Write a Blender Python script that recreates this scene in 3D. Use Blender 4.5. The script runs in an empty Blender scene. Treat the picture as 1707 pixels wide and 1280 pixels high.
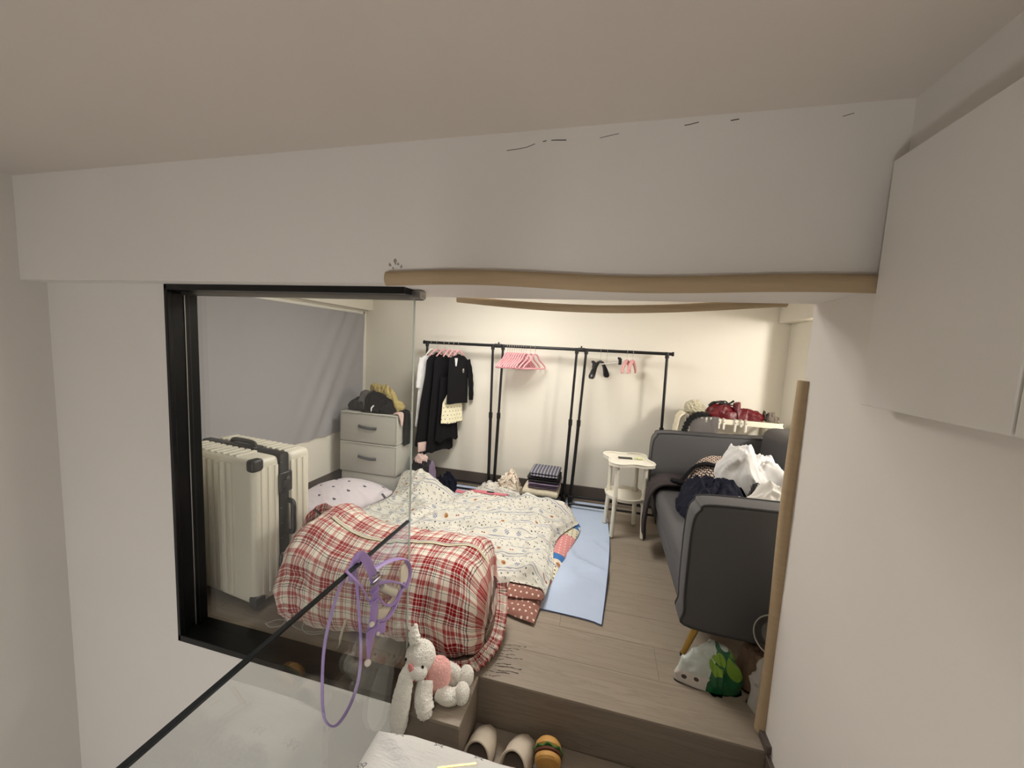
import bpy, bmesh, math, random
import numpy as np
from mathutils import Vector, Matrix

# ------------------------------------------------------------------ scene, camera, light
scene = bpy.context.scene
COL = scene.collection
random.seed(7)
RNG = np.random.default_rng(7)

EYE = 1.30                                   # eye height over the raised floor
F_PX, PITCH, ROLL, YAW = 633.97, 5.701, 2.783, 13.515
pi_, ro_, ya_ = map(math.radians, (PITCH, ROLL, YAW))
fw = Vector((-math.sin(ya_)*math.cos(pi_), math.cos(ya_)*math.cos(pi_), -math.sin(pi_)))
rt0 = Vector((math.cos(ya_), math.sin(ya_), 0.0))
up0 = rt0.cross(fw)
rt = math.cos(ro_)*rt0 + math.sin(ro_)*up0
up = -math.sin(ro_)*rt0 + math.cos(ro_)*up0
cam_data = bpy.data.cameras.new('camera')
cam_data.sensor_fit = 'HORIZONTAL'
cam_data.sensor_width = 36.0
cam_data.lens = F_PX/1707*36.0
cam_data.clip_start = 0.02
cam = bpy.data.objects.new('camera', cam_data)
COL.objects.link(cam)
M = Matrix((rt, up, -fw)).transposed().to_4x4()
M.translation = (0, 0, EYE)
cam.matrix_world = M
scene.camera = cam

world = bpy.data.worlds.new('world')
scene.world = world
world.use_nodes = True
world.node_tree.nodes['Background'].inputs[0].default_value = (0.9, 0.92, 1.0, 1)
world.node_tree.nodes['Background'].inputs[1].default_value = 0.02

scene.view_settings.view_transform = 'Standard'
scene.view_settings.look = 'None'
scene.view_settings.gamma = 1.0
scene.view_settings.use_curve_mapping = False
scene.view_settings.exposure = 0.0

LAMP_INNER = 150.0       # emission of the pendant's globe in the side bay right of the sofa
LAMP_OUTER = 48.0        # emission of the ceiling lamp over the bed
FILL_STAIR = 108.0        # emission of the fill lamp added down the stairwell
LAMP_PANEL = 25.0        # emission of the flat ceiling panel of the loft

# ------------------------------------------------------------------ planes of the place (metres)
W0, W1, W2 = 1.07, 1.148, 1.392       # header face, face of the glazed wall, header back
WF = 1.262                            # back of the glazed wall
ZH, ZC = 1.475, 1.883                 # header underside, ceiling
XL, XF, XG, XR = -2.36, -1.687, -0.652, 0.622
YP, XE, YL = 1.322, -0.394, 1.112     # platform edge, ledge side, ledge front
XLI = -2.27                           # curtained wall of the back room
YB, XRI, XST = 3.28, 2.80, 1.33                  # back wall, right wall of the back room
ZLOW = -0.20                          # lower floor

# ------------------------------------------------------------------ noise
_perm = RNG.permutation(256)
_perm = np.concatenate([_perm, _perm, _perm])
_g = RNG.normal(size=(256, 3)); _g /= np.linalg.norm(_g, axis=1)[:, None]
def pn(x, y, z=0.0):
    x, y, z = np.broadcast_arrays(np.asarray(x, float), np.asarray(y, float), np.asarray(z, float))
    xi, yi, zi = np.floor(x).astype(int), np.floor(y).astype(int), np.floor(z).astype(int)
    xf, yf, zf = x-xi, y-yi, z-zi
    s = lambda t: t*t*t*(t*(t*6-15)+10)
    u, v, w = s(xf), s(yf), s(zf)
    def g(i, j, k):
        h = _perm[_perm[_perm[(xi+i) & 255]+((yi+j) & 255)]+((zi+k) & 255)]
        gg = _g[h]
        return gg[..., 0]*(xf-i)+gg[..., 1]*(yf-j)+gg[..., 2]*(zf-k)
    l = lambda a, b, t: a+(b-a)*t
    return l(l(l(g(0,0,0), g(1,0,0), u), l(g(0,1,0), g(1,1,0), u), v),
             l(l(g(0,0,1), g(1,0,1), u), l(g(0,1,1), g(1,1,1), u), v), w)*1.6
def ridge(x, y, z=0.0):
    return 1-np.abs(pn(x, y, z))*2
def folds(x, y, seed=0.0, sc=9.0, ang=0.3, stretch=2.6):
    """cloth-like creases: long ridges of one main direction, bent by a slow warp"""
    c, s = math.cos(ang), math.sin(ang)
    a, b = (c*x+s*y), (-s*x+c*y)
    wx = pn(a*sc*.35, b*sc*.35, seed+3.1)*.9
    wy = pn(a*sc*.35, b*sc*.35, seed+7.7)*.9
    f = ridge(a*sc/stretch+wx, b*sc+wy, seed)
    g = ridge(a*sc*.9+wy, b*sc*1.3-wx, seed+11)
    return .7*f+.3*g

# ------------------------------------------------------------------ node expressions and materials
def lin(c):
    return tuple(((v/255)/12.92 if v/255 <= .04045 else ((v/255+.055)/1.055)**2.4) for v in c)
class X:
    """a socket with arithmetic"""
    nt = None
    def __init__(s, sock): s.s = sock
    @staticmethod
    def op(kind, *a, clamp=False):
        n = X.nt.nodes.new('ShaderNodeMath'); n.operation = kind; n.use_clamp = clamp
        for i, v in enumerate(a):
            if isinstance(v, X): X.nt.links.new(v.s, n.inputs[i])
            else: n.inputs[i].default_value = float(v)
        return X(n.outputs[0])
    def __add__(s, o): return X.op('ADD', s, o)
    __radd__ = __add__
    def __sub__(s, o): return X.op('SUBTRACT', s, o)
    def __rsub__(s, o): return X.op('SUBTRACT', o, s)
    def __mul__(s, o): return X.op('MULTIPLY', s, o)
    __rmul__ = __mul__
    def __truediv__(s, o): return X.op('DIVIDE', s, o)
    def __pow__(s, o): return X.op('POWER', s, o)
    def lt(s, o): return X.op('LESS_THAN', s, o)
    def gt(s, o): return X.op('GREATER_THAN', s, o)
    def abs(s): return X.op('ABSOLUTE', s)
    def fract(s): return X.op('FRACT', s)
    def floor(s): return X.op('FLOOR', s)
    def mn(s, o): return X.op('MINIMUM', s, o)
    def mx(s, o): return X.op('MAXIMUM', s, o)
    def sqrt(s): return X.op('SQRT', s)
    def sin(s): return X.op('SINE', s)
def length(x, y): return (x*x+y*y).sqrt()
def band(t, a, b): return t.gt(a)*t.lt(b)
class MatB:
    def __init__(s, name, color=(.8, .8, .8), rough=.8, metal=0.0, coord='Object', spec=.5):
        s.m = bpy.data.materials.new(name); s.m.use_nodes = True
        s.nt = s.m.node_tree; X.nt = s.nt
        s.b = s.nt.nodes['Principled BSDF']
        s.b.inputs['Base Color'].default_value = (*color, 1)
        s.b.inputs['Roughness'].default_value = rough
        s.b.inputs['Metallic'].default_value = metal
        s.b.inputs['Specular IOR Level'].default_value = spec
        s.tc = s.nt.nodes.new('ShaderNodeTexCoord')
        s.co = s.tc.outputs[coord]
    def xyz(s):
        n = s.nt.nodes.new('ShaderNodeSeparateXYZ'); s.nt.links.new(s.co, n.inputs[0])
        return X(n.outputs[0]), X(n.outputs[1]), X(n.outputs[2])
    def scaled(s, sc):
        n = s.nt.nodes.new('ShaderNodeMapping'); s.nt.links.new(s.co, n.inputs[0])
        n.inputs['Scale'].default_value = sc if hasattr(sc, '__len__') else (sc,)*3
        return n.outputs[0]
    def noise(s, sc, detail=4, rough=.6):
        n = s.nt.nodes.new('ShaderNodeTexNoise'); s.nt.links.new(s.scaled(sc), n.inputs['Vector'])
        n.inputs['Scale'].default_value = 1.0; n.inputs['Detail'].default_value = detail
        n.inputs['Roughness'].default_value = rough
        return X(n.outputs['Fac'])
    def rand(s, *a):
        n = s.nt.nodes.new('ShaderNodeTexWhiteNoise'); n.noise_dimensions = '3D'
        c = s.nt.nodes.new('ShaderNodeCombineXYZ')
        for i, v in enumerate(a):
            if isinstance(v, X): s.nt.links.new(v.s, c.inputs[i])
            else: c.inputs[i].default_value = v
        s.nt.links.new(c.outputs[0], n.inputs['Vector'])
        return X(n.outputs['Value'])
    def mix(s, fac, a, b, blend='MIX'):
        n = s.nt.nodes.new('ShaderNodeMix'); n.data_type = 'RGBA'; n.blend_type = blend
        for sock, v in ((n.inputs[0], fac), (n.inputs[6], a), (n.inputs[7], b)):
            if isinstance(v, X): s.nt.links.new(v.s, sock)
            elif isinstance(v, (int, float)): sock.default_value = v
            elif isinstance(v, tuple): sock.default_value = (*v[:3], 1)
            else: s.nt.links.new(v, sock)
        return n.outputs[2]
    def color(s, sock): s.nt.links.new(sock, s.b.inputs['Base Color']); return s
    def rough(s, x): s.nt.links.new(x.s, s.b.inputs['Roughness']); return s
    def bump(s, h, strength=.3, dist=.002):
        n = s.nt.nodes.new('ShaderNodeBump'); n.inputs['Strength'].default_value = strength
        n.inputs['Distance'].default_value = dist
        s.nt.links.new(h.s, n.inputs['Height']); s.nt.links.new(n.outputs[0], s.b.inputs['Normal']); return s
def plain(name, rgb, rough=.8, var=.12, sc=30, metal=0.0, bump=.0, dist=.002, spec=.5, coord='Object'):
    c = lin(rgb); b = MatB(name, c, rough, metal, coord, spec)
    if var:
        n = b.noise(sc)
        b.color(b.mix(n, tuple(v*(1-var) for v in c), tuple(min(1, v*(1+var)) for v in c)))
    if bump: b.bump(b.noise(sc*3), bump, dist)
    return b.m
def fabric(name, rgb, rough=.92, var=.12, weave=900, bump=.25, sheen=.0, sc=18):
    c = lin(rgb); b = MatB(name, c, rough, spec=.2)
    n = b.noise(sc)
    b.color(b.mix(n, tuple(v*(1-var) for v in c), tuple(min(1, v*(1+var)) for v in c)))
    w = b.noise(weave*.35, 2)
    b.bump(w, bump, .0006)
    if sheen: b.b.inputs['Sheen Weight'].default_value = sheen
    return b.m
def emit(name, rgb, strength):
    m = bpy.data.materials.new(name); m.use_nodes = True; nt = m.node_tree
    nt.nodes.clear(); o = nt.nodes.new('ShaderNodeOutputMaterial'); e = nt.nodes.new('ShaderNodeEmission')
    e.inputs[0].default_value = (*rgb, 1); e.inputs[1].default_value = strength
    nt.links.new(e.outputs[0], o.inputs[0]); return m
def glass(name, tint=(.9, .93, .91), base=.05):
    """thin pane: clear with a mirror share that grows towards grazing angles"""
    m = bpy.data.materials.new(name); m.use_nodes = True; nt = m.node_tree; X.nt = nt
    nt.nodes.clear(); o = nt.nodes.new('ShaderNodeOutputMaterial')
    t = nt.nodes.new('ShaderNodeBsdfTransparent'); t.inputs[0].default_value = (*tint, 1)
    g = nt.nodes.new('ShaderNodeBsdfGlossy'); g.inputs['Roughness'].default_value = .0
    g.inputs['Color'].default_value = (1, 1, 1, 1)
    lw = nt.nodes.new('ShaderNodeLayerWeight'); lw.inputs[0].default_value = .5
    f = X(lw.outputs['Facing'])
    fac = f**5*(1-base)+base
    mx = nt.nodes.new('ShaderNodeMixShader')
    nt.links.new(fac.s, mx.inputs[0]); nt.links.new(t.outputs[0], mx.inputs[1]); nt.links.new(g.outputs[0], mx.inputs[2])
    nt.links.new(mx.outputs[0], o.inputs[0]); return m

# ------------------------------------------------------------------ mesh building
class MB:
    def __init__(s): s.v, s.f, s.uv = [], [], []
    def add(s, verts, faces, uvs=None):
        o = len(s.v); s.v += [tuple(map(float, q)) for q in verts]
        for f in faces:
            s.f.append(tuple(i+o for i in f))
        if uvs is None: uvs = [(q[0], q[1]) for q in verts]
        s.uv += [tuple(map(float, q)) for q in uvs]
        return s
    def box(s, x0, x1, y0, y1, z0, z1):
        v = [(x, y, z) for z in (z0, z1) for y in (y0, y1) for x in (x0, x1)]
        return s.add(v, [(0,2,3,1), (4,5,7,6), (0,1,5,4), (2,6,7,3), (0,4,6,2), (1,3,7,5)])
    def rbox(s, x0, x1, y0, y1, z0, z1, r=.02, seg=3):
        bm = bmesh.new()
        bmesh.ops.create_cube(bm, size=1)
        for q in bm.verts:
            q.co = ((x0+x1)/2+q.co.x*(x1-x0), (y0+y1)/2+q.co.y*(y1-y0), (z0+z1)/2+q.co.z*(z1-z0))
        bmesh.ops.bevel(bm, geom=list(bm.edges), offset=r, segments=seg, profile=.5, affect='EDGES')
        bm.verts.index_update()
        s.add([q.co[:] for q in bm.verts], [[q.index for q in f.verts] for f in bm.faces])
        bm.free(); return s
    def tube(s, path, r, n=10, closed=False, cap=True, flat=None):
        P = [Vector(q) for q in path]; m = len(P)
        rs = r if hasattr(r, '__len__') else [r]*m
        prev = None; rings = []
        for i in range(m):
            if closed: t = P[(i+1) % m]-P[i-1]
            else: t = P[min(i+1, m-1)]-P[max(i-1, 0)]
            t.normalize()
            if prev is None:
                a = Vector((0, 0, 1)) if abs(t.z) < .9 else Vector((0, 1, 0))
                nrm = (a-t*a.dot(t)).normalized()
            else:
                nrm = (prev-t*prev.dot(t))
                nrm = nrm.normalized() if nrm.length > 1e-6 else prev
            prev = nrm; b = t.cross(nrm)
            k1, k2 = (1, 1) if flat is None else flat
            rings.append([P[i]+(nrm*math.cos(2*math.pi*j/n)*k1+b*math.sin(2*math.pi*j/n)*k2)*rs[i] for j in range(n)])
        v = [q for R in rings for q in R]; f = []
        for i in range(m if closed else m-1):
            for j in range(n):
                f.append((i*n+j, i*n+(j+1) % n, ((i+1) % m)*n+(j+1) % n, ((i+1) % m)*n+j))
        if cap and not closed:
            f.append(tuple(range(n-1, -1, -1))); f.append(tuple((m-1)*n+j for j in range(n)))
        return s.add(v, f)
    def grid(s, P, uv=None, closed_u=False):
        """P: array (nu, nv, 3); closed_u wraps the first axis"""
        nu, nv = P.shape[:2]; f = []
        for i in range(nu if closed_u else nu-1):
            for j in range(nv-1):
                a, b = i*nv+j, ((i+1) % nu)*nv+j
                f.append((a, b, b+1, a+1))
        return s.add(P.reshape(-1, 3), f, None if uv is None else np.asarray(uv).reshape(-1, 2))
    def sheet(s, P, t=.003, uv=None):
        """grid with thickness along -normal, closed at the rim"""
        nu, nv = P.shape[:2]
        du = np.gradient(P, axis=0); dv = np.gradient(P, axis=1)
        N = np.cross(du, dv); N /= np.linalg.norm(N, axis=2)[..., None]+1e-9
        Q = P-N*t
        o = nu*nv; f = []
        for i in range(nu-1):
            for j in range(nv-1):
                a, b = i*nv+j, (i+1)*nv+j
                f.append((a, b, b+1, a+1)); f.append((o+a, o+a+1, o+b+1, o+b))
        rim = [i*nv for i in range(nu)]+[(nu-1)*nv+j for j in range(1, nv)]+[i*nv+nv-1 for i in range(nu-2, -1, -1)]+[j for j in range(nv-2, 0, -1)]
        for k in range(len(rim)):
            a, b = rim[k], rim[(k+1) % len(rim)]
            f.append((b, a, o+a, o+b))
        U = None
        if uv is not None:
            U = np.concatenate([np.asarray(uv).reshape(-1, 2)]*2)
        return s.add(np.concatenate([P.reshape(-1, 3), Q.reshape(-1, 3)]), f, U)
    def lathe(s, prof, n=32, c=(0, 0, 0)):
        v = [(c[0]+r*math.cos(2*math.pi*j/n), c[1]+r*math.sin(2*math.pi*j/n), c[2]+z) for r, z in prof for j in range(n)]
        f = []
        for i in range(len(prof)-1):
            for j in range(n):
                f.append((i*n+j, i*n+(j+1) % n, (i+1)*n+(j+1) % n, (i+1)*n+j))
        f.append(tuple(range(n-1, -1, -1))); f.append(tuple((len(prof)-1)*n+j for j in range(n)))
        return s.add(v, f)
    def blob(s, c, r, n=20, m=14, amp=0.0, sc=8, seed=0, rot=None, taper=0.0):
        """bumpy ellipsoid"""
        th = np.linspace(0, math.pi, m); ph = np.arange(n)*2*math.pi/n
        T, Pp = np.meshgrid(th, ph, indexing='ij')
        D = np.stack([np.sin(T)*np.cos(Pp), np.sin(T)*np.sin(Pp), np.cos(T)], -1)
        k = 1+amp*pn(D[..., 0]*sc+seed, D[..., 1]*sc, D[..., 2]*sc)
        Q = D*np.array(r)*k[..., None]
        if taper: Q[..., :2] *= (1-taper*D[..., 2:3])
        if rot is not None: Q = Q@np.array(rot.to_3x3()).T
        Q = Q+np.array(c); f = []
        v = Q.reshape(-1, 3)
        for i in range(m-1):
            for j in range(n):
                f.append((i*n+j, (i+1)*n+j, (i+1)*n+(j+1) % n, i*n+(j+1) % n))
        return s.add(v, f)
    def prism(s, poly, axis, a, b):
        """extrude a 2D outline along axis from a to b"""
        def P(q, t):
            return {'x': (t, q[0], q[1]), 'y': (q[0], t, q[1]), 'z': (q[0], q[1], t)}[axis]
        n = len(poly)
        v = [P(q, a) for q in poly]+[P(q, b) for q in poly]
        f = [tuple(range(n-1, -1, -1)), tuple(range(n, 2*n))]+[(i, (i+1) % n, n+(i+1) % n, n+i) for i in range(n)]
        return s.add(v, f)
    def moved(s, mat4):
        s.v = [tuple(mat4@Vector(q)) for q in s.v]; return s
    def build(s, name, mat, parent=None, loc=(0, 0, 0), smooth=True, local=False, angle=40, fix=True):
        """verts are in world space unless local; loc is the object's origin in world space"""
        me = bpy.data.meshes.new(name)
        off = (0, 0, 0) if local else (Vector(parent.get('_w', (0, 0, 0))) if parent is not None else Vector(loc))
        me.from_pydata([tuple(q[i]-off[i] for i in range(3)) for q in s.v], [], s.f)
        ul = me.uv_layers.new(name='UVMap')
        idx = np.empty(len(me.loops), dtype=np.int32); me.loops.foreach_get('vertex_index', idx)
        ul.data.foreach_set('uv', np.asarray(s.uv, dtype=np.float32)[idx].ravel())
        if fix:
            bm = bmesh.new(); bm.from_mesh(me); bmesh.ops.recalc_face_normals(bm, faces=bm.faces); bm.to_mesh(me); bm.free()
        if smooth:
            me.shade_smooth()
            try: me.set_sharp_from_angle(angle=math.radians(angle))
            except Exception: pass
        if mat is not None: me.materials.append(mat)
        o = bpy.data.objects.new(name, me); COL.objects.link(o)
        if parent is not None: o.parent = parent
        elif not local: o.location = loc
        else: o.location = loc
        return o
def tag(o, label, cat=None, group=None, kind=None):
    o['label'] = label
    if cat: o['category'] = cat
    if group: o['group'] = group
    if kind: o['kind'] = kind
    return o
def thing(name, label, cat, loc=(0, 0, 0), rotz=0.0, group=None, kind=None):
    o = bpy.data.objects.new(name, None); COL.objects.link(o)
    o.location = loc; o.rotation_euler = (0, 0, rotz); o.empty_display_size = .05
    o['_w'] = tuple(loc)
    return tag(o, label, cat, group, kind)
def dup(root, loc=None, rotz=None, label=None):
    r = root.copy(); COL.objects.link(r)
    if loc is not None: r.location = loc; r['_w'] = tuple(loc)
    if rotz is not None: r.rotation_euler = (0, 0, rotz)
    if label: r['label'] = label
    for ch in list(root.children):
        c = ch.copy(); COL.objects.link(c); c.parent = r
        for g in list(ch.children):
            d = g.copy(); COL.objects.link(d); d.parent = c
    return r
def sub(mb, name, mat, part, **k):
    """a sub-part of a part (world-space verts): the part sits at its thing's origin"""
    o = mb.build(name, mat, part.parent, **k); o.parent = part; return o
def bez(pts, n=8, closed=False):
    """Catmull-Rom through points"""
    P = [np.array(q, float) for q in pts]; m = len(P); out = []
    for i in range(m if closed else m-1):
        p0 = P[i-1] if (closed or i > 0) else P[0]; p1 = P[i]; p2 = P[(i+1) % m]; p3 = P[(i+2) % m] if (closed or i+2 < m) else P[-1]
        for k in range(n):
            t = k/n
            out.append(.5*((2*p1)+(-p0+p2)*t+(2*p0-5*p1+4*p2-p3)*t*t+(-p0+3*p1-3*p2+p3)*t**3))
    if not closed: out.append(P[-1])
    return [tuple(q) for q in out]
def outline_r(poly, n):
    """polygon resampled to n points evenly by angle about its centre"""
    c = np.mean(np.array(poly), 0); S = np.array(bez([tuple(q) for q in poly], 24, True))
    a = np.arctan2(S[:, 1]-c[1], S[:, 0]-c[0]); r = np.hypot(S[:, 1]-c[1], S[:, 0]-c[0])
    o = np.argsort(a); a, r = a[o], r[o]
    th = np.arange(n)*2*math.pi/n-math.pi
    return c, th, np.interp(th, np.concatenate([a-2*math.pi, a, a+2*math.pi]), np.tile(r, 3))
def crumple(x, y, seed, sc, ang):
    """crisp creases of several sizes, the larger ones running along ang"""
    c, s = math.cos(ang), math.sin(ang); u, v = c*x+s*y, -s*x+c*y
    w1, w2 = pn(u*sc*.3, v*sc*.3, seed+3.3), pn(u*sc*.3, v*sc*.3, seed+8.1)
    f = 0
    for k, (fu, fv, am) in enumerate(((.34, 1.0, 1.0), (.9, 1.5, .55), (1.7, 2.3, .32), (3.2, 3.9, .16))):
        n_ = np.abs(pn(u*sc*fu+1.3*w1+k*7.7, v*sc*fv+1.3*w2-k*3.1, seed+k*5.3))
        f = f+am*(1-np.clip(n_*2.2, 0, 1))**1.4
    return f/1.3
def heap(poly, z0, h, seed=0, fold=.02, sc=12, n=120, m=44, base=None, prof=(2.4, .7), ang=.4, lump=.5, drop=None, tilt=(0, 0), wob=.10):
    """crumpled cloth lying in a soft pile inside the outline; base(x, y) is what it lies on"""
    c, th, R = outline_r(poly, n)
    R = R*(1+wob*(pn(np.cos(th)*2.5+seed, np.sin(th)*2.5, seed)+.6*pn(np.cos(th)*7+seed, np.sin(th)*7, seed+2)))
    s = np.linspace(0, 1, m)**.85
    S, T = np.meshgrid(s, np.arange(n), indexing='ij')
    rr = R[T]*S; x = c[0]+rr*np.cos(th[T]); y = c[1]+rr*np.sin(th[T])
    edge = np.clip(1-S**prof[0], 0, 1)**prof[1]
    hh = h*np.clip(1+lump*pn((x-c[0])*sc*.35+seed, (y-c[1])*sc*.35, seed*.7), .25, 2)*(1+tilt[0]*(x-c[0])+tilt[1]*(y-c[1]))
    k = fold*1.0*np.clip((1-edge)*1.5+.35, 0, 1)*np.clip(edge*4, 0, 1)
    g = crumple(np.cos(th[T])*R.mean()+seed*.1, np.sin(th[T])*R.mean()+edge*hh, seed+40, sc*.9, ang+.8)-.45
    x2 = x+k*(g*np.cos(th[T])+.5*pn(x*sc*1.1, y*sc*1.1, seed+21)); y2 = y+k*(g*np.sin(th[T])+.5*pn(x*sc*1.1, y*sc*1.1, seed+31))
    b = np.full_like(x, z0) if base is None else base(x2, y2)
    f = crumple(x-c[0]+.35*edge*hh, y-c[1]+.5*edge*hh, seed, sc, ang)
    z = b+.005+edge*hh+fold*1.3*(f-.45)*np.clip(edge*2.4, 0, 1)
    z = np.maximum(z, b+.005)
    P = np.stack([x2, y2, z], -1); Q = np.stack([x2, y2, b+.001], -1)
    P = np.concatenate([P, Q[::-1]], 0)              # top, then the underside back to the middle
    mb = MB()
    uv = np.stack([P[..., 0]*1.0+.4*P[..., 2], P[..., 1]*1.0+.5*P[..., 2]], -1)
    nu, nv = P.shape[:2]; fcs = []
    for i in range(nu-1):
        for j in range(nv):
            fcs.append((i*nv+j, (i+1)*nv+j, (i+1)*nv+(j+1) % nv, i*nv+(j+1) % nv))
    mb.add(P.reshape(-1, 3), fcs, uv.reshape(-1, 2))
    return mb
def rest(objs, z0=0.0, top=1.2, pad=.002, r=.007):
    """height of what lies below: the upper surface of objs (things with all their parts) or z0"""
    from mathutils.bvhtree import BVHTree
    bpy.context.view_layer.update()
    V, Fc = [], []; st = [bpy.data.objects[o] if isinstance(o, str) else o for o in objs]
    while st:
        o = st.pop(); st += list(o.children)
        if o.type == 'MESH':
            k = len(V); m = o.matrix_world
            V += [m@v.co for v in o.data.vertices]; Fc += [[i+k for i in p.vertices] for p in o.data.polygons]
    tree = BVHTree.FromPolygons(V, Fc)
    def one(x, y):
        h = tree.ray_cast(Vector((x, y, top)), Vector((0, 0, -1)))[0]
        return z0 if h is None else max(z0, h.z+pad)
    def f(x, y):
        X_, Y_ = np.broadcast_arrays(np.asarray(x, float), np.asarray(y, float))
        out = [max(one(p, q), one(p+r, q), one(p-r, q), one(p, q+r), one(p, q-r)) for p, q in zip(X_.ravel(), Y_.ravel())]
        return np.array(out).reshape(X_.shape)
    return f
def coons(bottom, right, top, left, nu, nv):
    """surface (nu x nv) between four boundary polylines; bottom/top run along u, left/right along v"""
    def rs(pl, n):
        S = np.array(bez(pl, 12)); d = np.concatenate([[0], np.cumsum(np.linalg.norm(np.diff(S, axis=0), axis=1))])
        t = np.linspace(0, d[-1], n); return np.stack([np.interp(t, d, S[:, k]) for k in range(S.shape[1])], -1)
    B, T, Lf, Rg = rs(bottom, nu), rs(top, nu), rs(left, nv), rs(right, nv)
    u = np.linspace(0, 1, nu)[:, None, None]; v = np.linspace(0, 1, nv)[None, :, None]
    return (1-v)*B[:, None]+v*T[:, None]+(1-u)*Lf[None]+u*Rg[None]-((1-u)*(1-v)*B[0]+u*(1-v)*B[-1]+(1-u)*v*T[0]+u*v*T[-1])
# ------------------------------------------------------------------ materials
def wall_mat(name, rgb):
    c = lin(rgb); b = MatB(name, c, .88, spec=.25)
    n = b.noise(1.7, 5); b.color(b.mix(n, tuple(v*.955 for v in c), tuple(v*1.03 for v in c)))
    b.bump(b.noise(60, 3), .12, .0015); return b.m
WALL = wall_mat('painted_plaster', (226, 221, 214))
WALLB = wall_mat('painted_plaster_back_room', (232, 227, 214))
CEIL = wall_mat('ceiling_paint', (214, 205, 195))
def wood_mat(name, c1, c2, dark):
    b = MatB(name, lin(c1), .5, spec=.35)
    oi = b.nt.nodes.new('ShaderNodeObjectInfo'); r = X(oi.outputs['Random'])
    x, y, z = b.xyz()
    cb = b.nt.nodes.new('ShaderNodeCombineXYZ')
    for i, v in enumerate((x*1.6+r*37, y*26+r*11, z*26)): b.nt.links.new(v.s, cb.inputs[i])
    n = b.nt.nodes.new('ShaderNodeTexNoise'); n.inputs['Scale'].default_value = 1; n.inputs['Detail'].default_value = 7
    n.inputs['Roughness'].default_value = .68; n.inputs['Distortion'].default_value = .9
    b.nt.links.new(cb.outputs[0], n.inputs['Vector']); g = X(n.outputs['Fac'])
    ring = ((g*26).sin()*.5+.5)**6
    k = b.mix(g, lin(c1), lin(c2)); k = b.mix(ring*.28, k, lin(dark))
    k = b.mix(r*.22, k, lin(dark)); b.color(k)
    b.bump(g, .22, .001); b.rough(g*.25+.36); return b.m
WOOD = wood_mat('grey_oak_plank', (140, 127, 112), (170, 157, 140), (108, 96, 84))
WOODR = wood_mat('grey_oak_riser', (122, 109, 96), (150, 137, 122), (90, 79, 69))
BASEB = plain('baseboard_brown', (86, 76, 70), .5, .08, 14)
BLACK = plain('black_frame_metal', (16, 16, 17), .28, .1, 20, metal=.3)
BLACKS = plain('brushed_dark_strip', (34, 34, 35), .32, .12, 6, metal=.7)
CHROME = plain('brushed_steel', (180, 178, 172), .3, .05, metal=1.0)
GLASSP = glass('partition_glass', (.95, .955, .945), .035)
GLASSR = glass('railing_glass', (.93, .945, .935), .07)
GLASSE = plain('glass_edge', (24, 30, 34), .25, .0)
GEDGE = plain('polished_glass_edge', (176, 186, 180), .2, .0)
def foam_mat():
    b = MatB('foam_guard', lin((178, 156, 124)), .85, spec=.2)
    b.color(b.mix(b.noise((6, 6, 60)), lin((166, 144, 114)), lin((184, 164, 134))))
    b.bump(b.noise(160, 2), .2, .0008); return b.m
FOAM = foam_mat()
CABINET = plain('white_laminate', (224, 220, 214), .55, .03, 5)

# ------------------------------------------------------------------ the setting
def struct(name, mb, mat, label, **k):
    k.setdefault('smooth', False)
    return tag(mb.build(name, mat, **k), label, 'structure', kind='structure')
T = .14
# raised floor: core slab, planks as pieces
FLOORH = .012
core = MB().box(XL, XG, WF, YB, ZLOW-.05, -FLOORH).box(XG, XRI, YP+.012, YB, ZLOW-.05, -FLOORH).box(XG, XE-.012, YL+.012, YP+.012, ZLOW-.05, -FLOORH)
floor = struct('floor', core, WOOD, 'raised grey oak plank floor of the sleeping loft')
def plank(x0, x1, y0, y1, z, parent, mat=WOOD, h=FLOORH, name='plank'):
    cx, cy = (x0+x1)/2, (y0+y1)/2
    mb = MB().rbox(x0-cx, x1-cx, y0-cy, y1-cy, 0, h, .0012, 1)
    o = mb.build(name, mat, parent, local=True, smooth=False); o.location = (cx, cy, z-h); return o
PW, PL, G = .1825, 1.22, .0005
row = 0; y = YP
while y < YB-.01:
    y1 = min(y+PW, YB)
    lo = XL if y > WF-.02 else XE
    offs = [.55, 1.0, .2, .78, .4][row % 5]
    x = XL-offs
    while x < XRI:
        a, c = max(x, XL), min(x+PL, XRI)
        if y < W2 and c > XR: c = XR if y+PW < W2+.02 else c
        if c-a > .02: plank(a+G/2, c-G/2, y+G/2, y1-G/2, 0, floor)
        x += PL
    y = y1; row += 1
plank(XL, XG, WF, YP-G/2, 0, floor)
plank(XG, XE-.0, YL, YL+.1-G/2, 0, floor); plank(XG, XE, YL+.1+G/2, YP-G/2, 0, floor)
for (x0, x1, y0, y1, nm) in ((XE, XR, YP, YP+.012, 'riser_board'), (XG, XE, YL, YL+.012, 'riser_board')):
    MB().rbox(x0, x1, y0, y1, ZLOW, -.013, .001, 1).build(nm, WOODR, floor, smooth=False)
MB().rbox(XE-.012, XE, YL+.012, YP+.012, ZLOW, -.013, .001, 1).build('riser_board', WOODR, floor, smooth=False)
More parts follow.
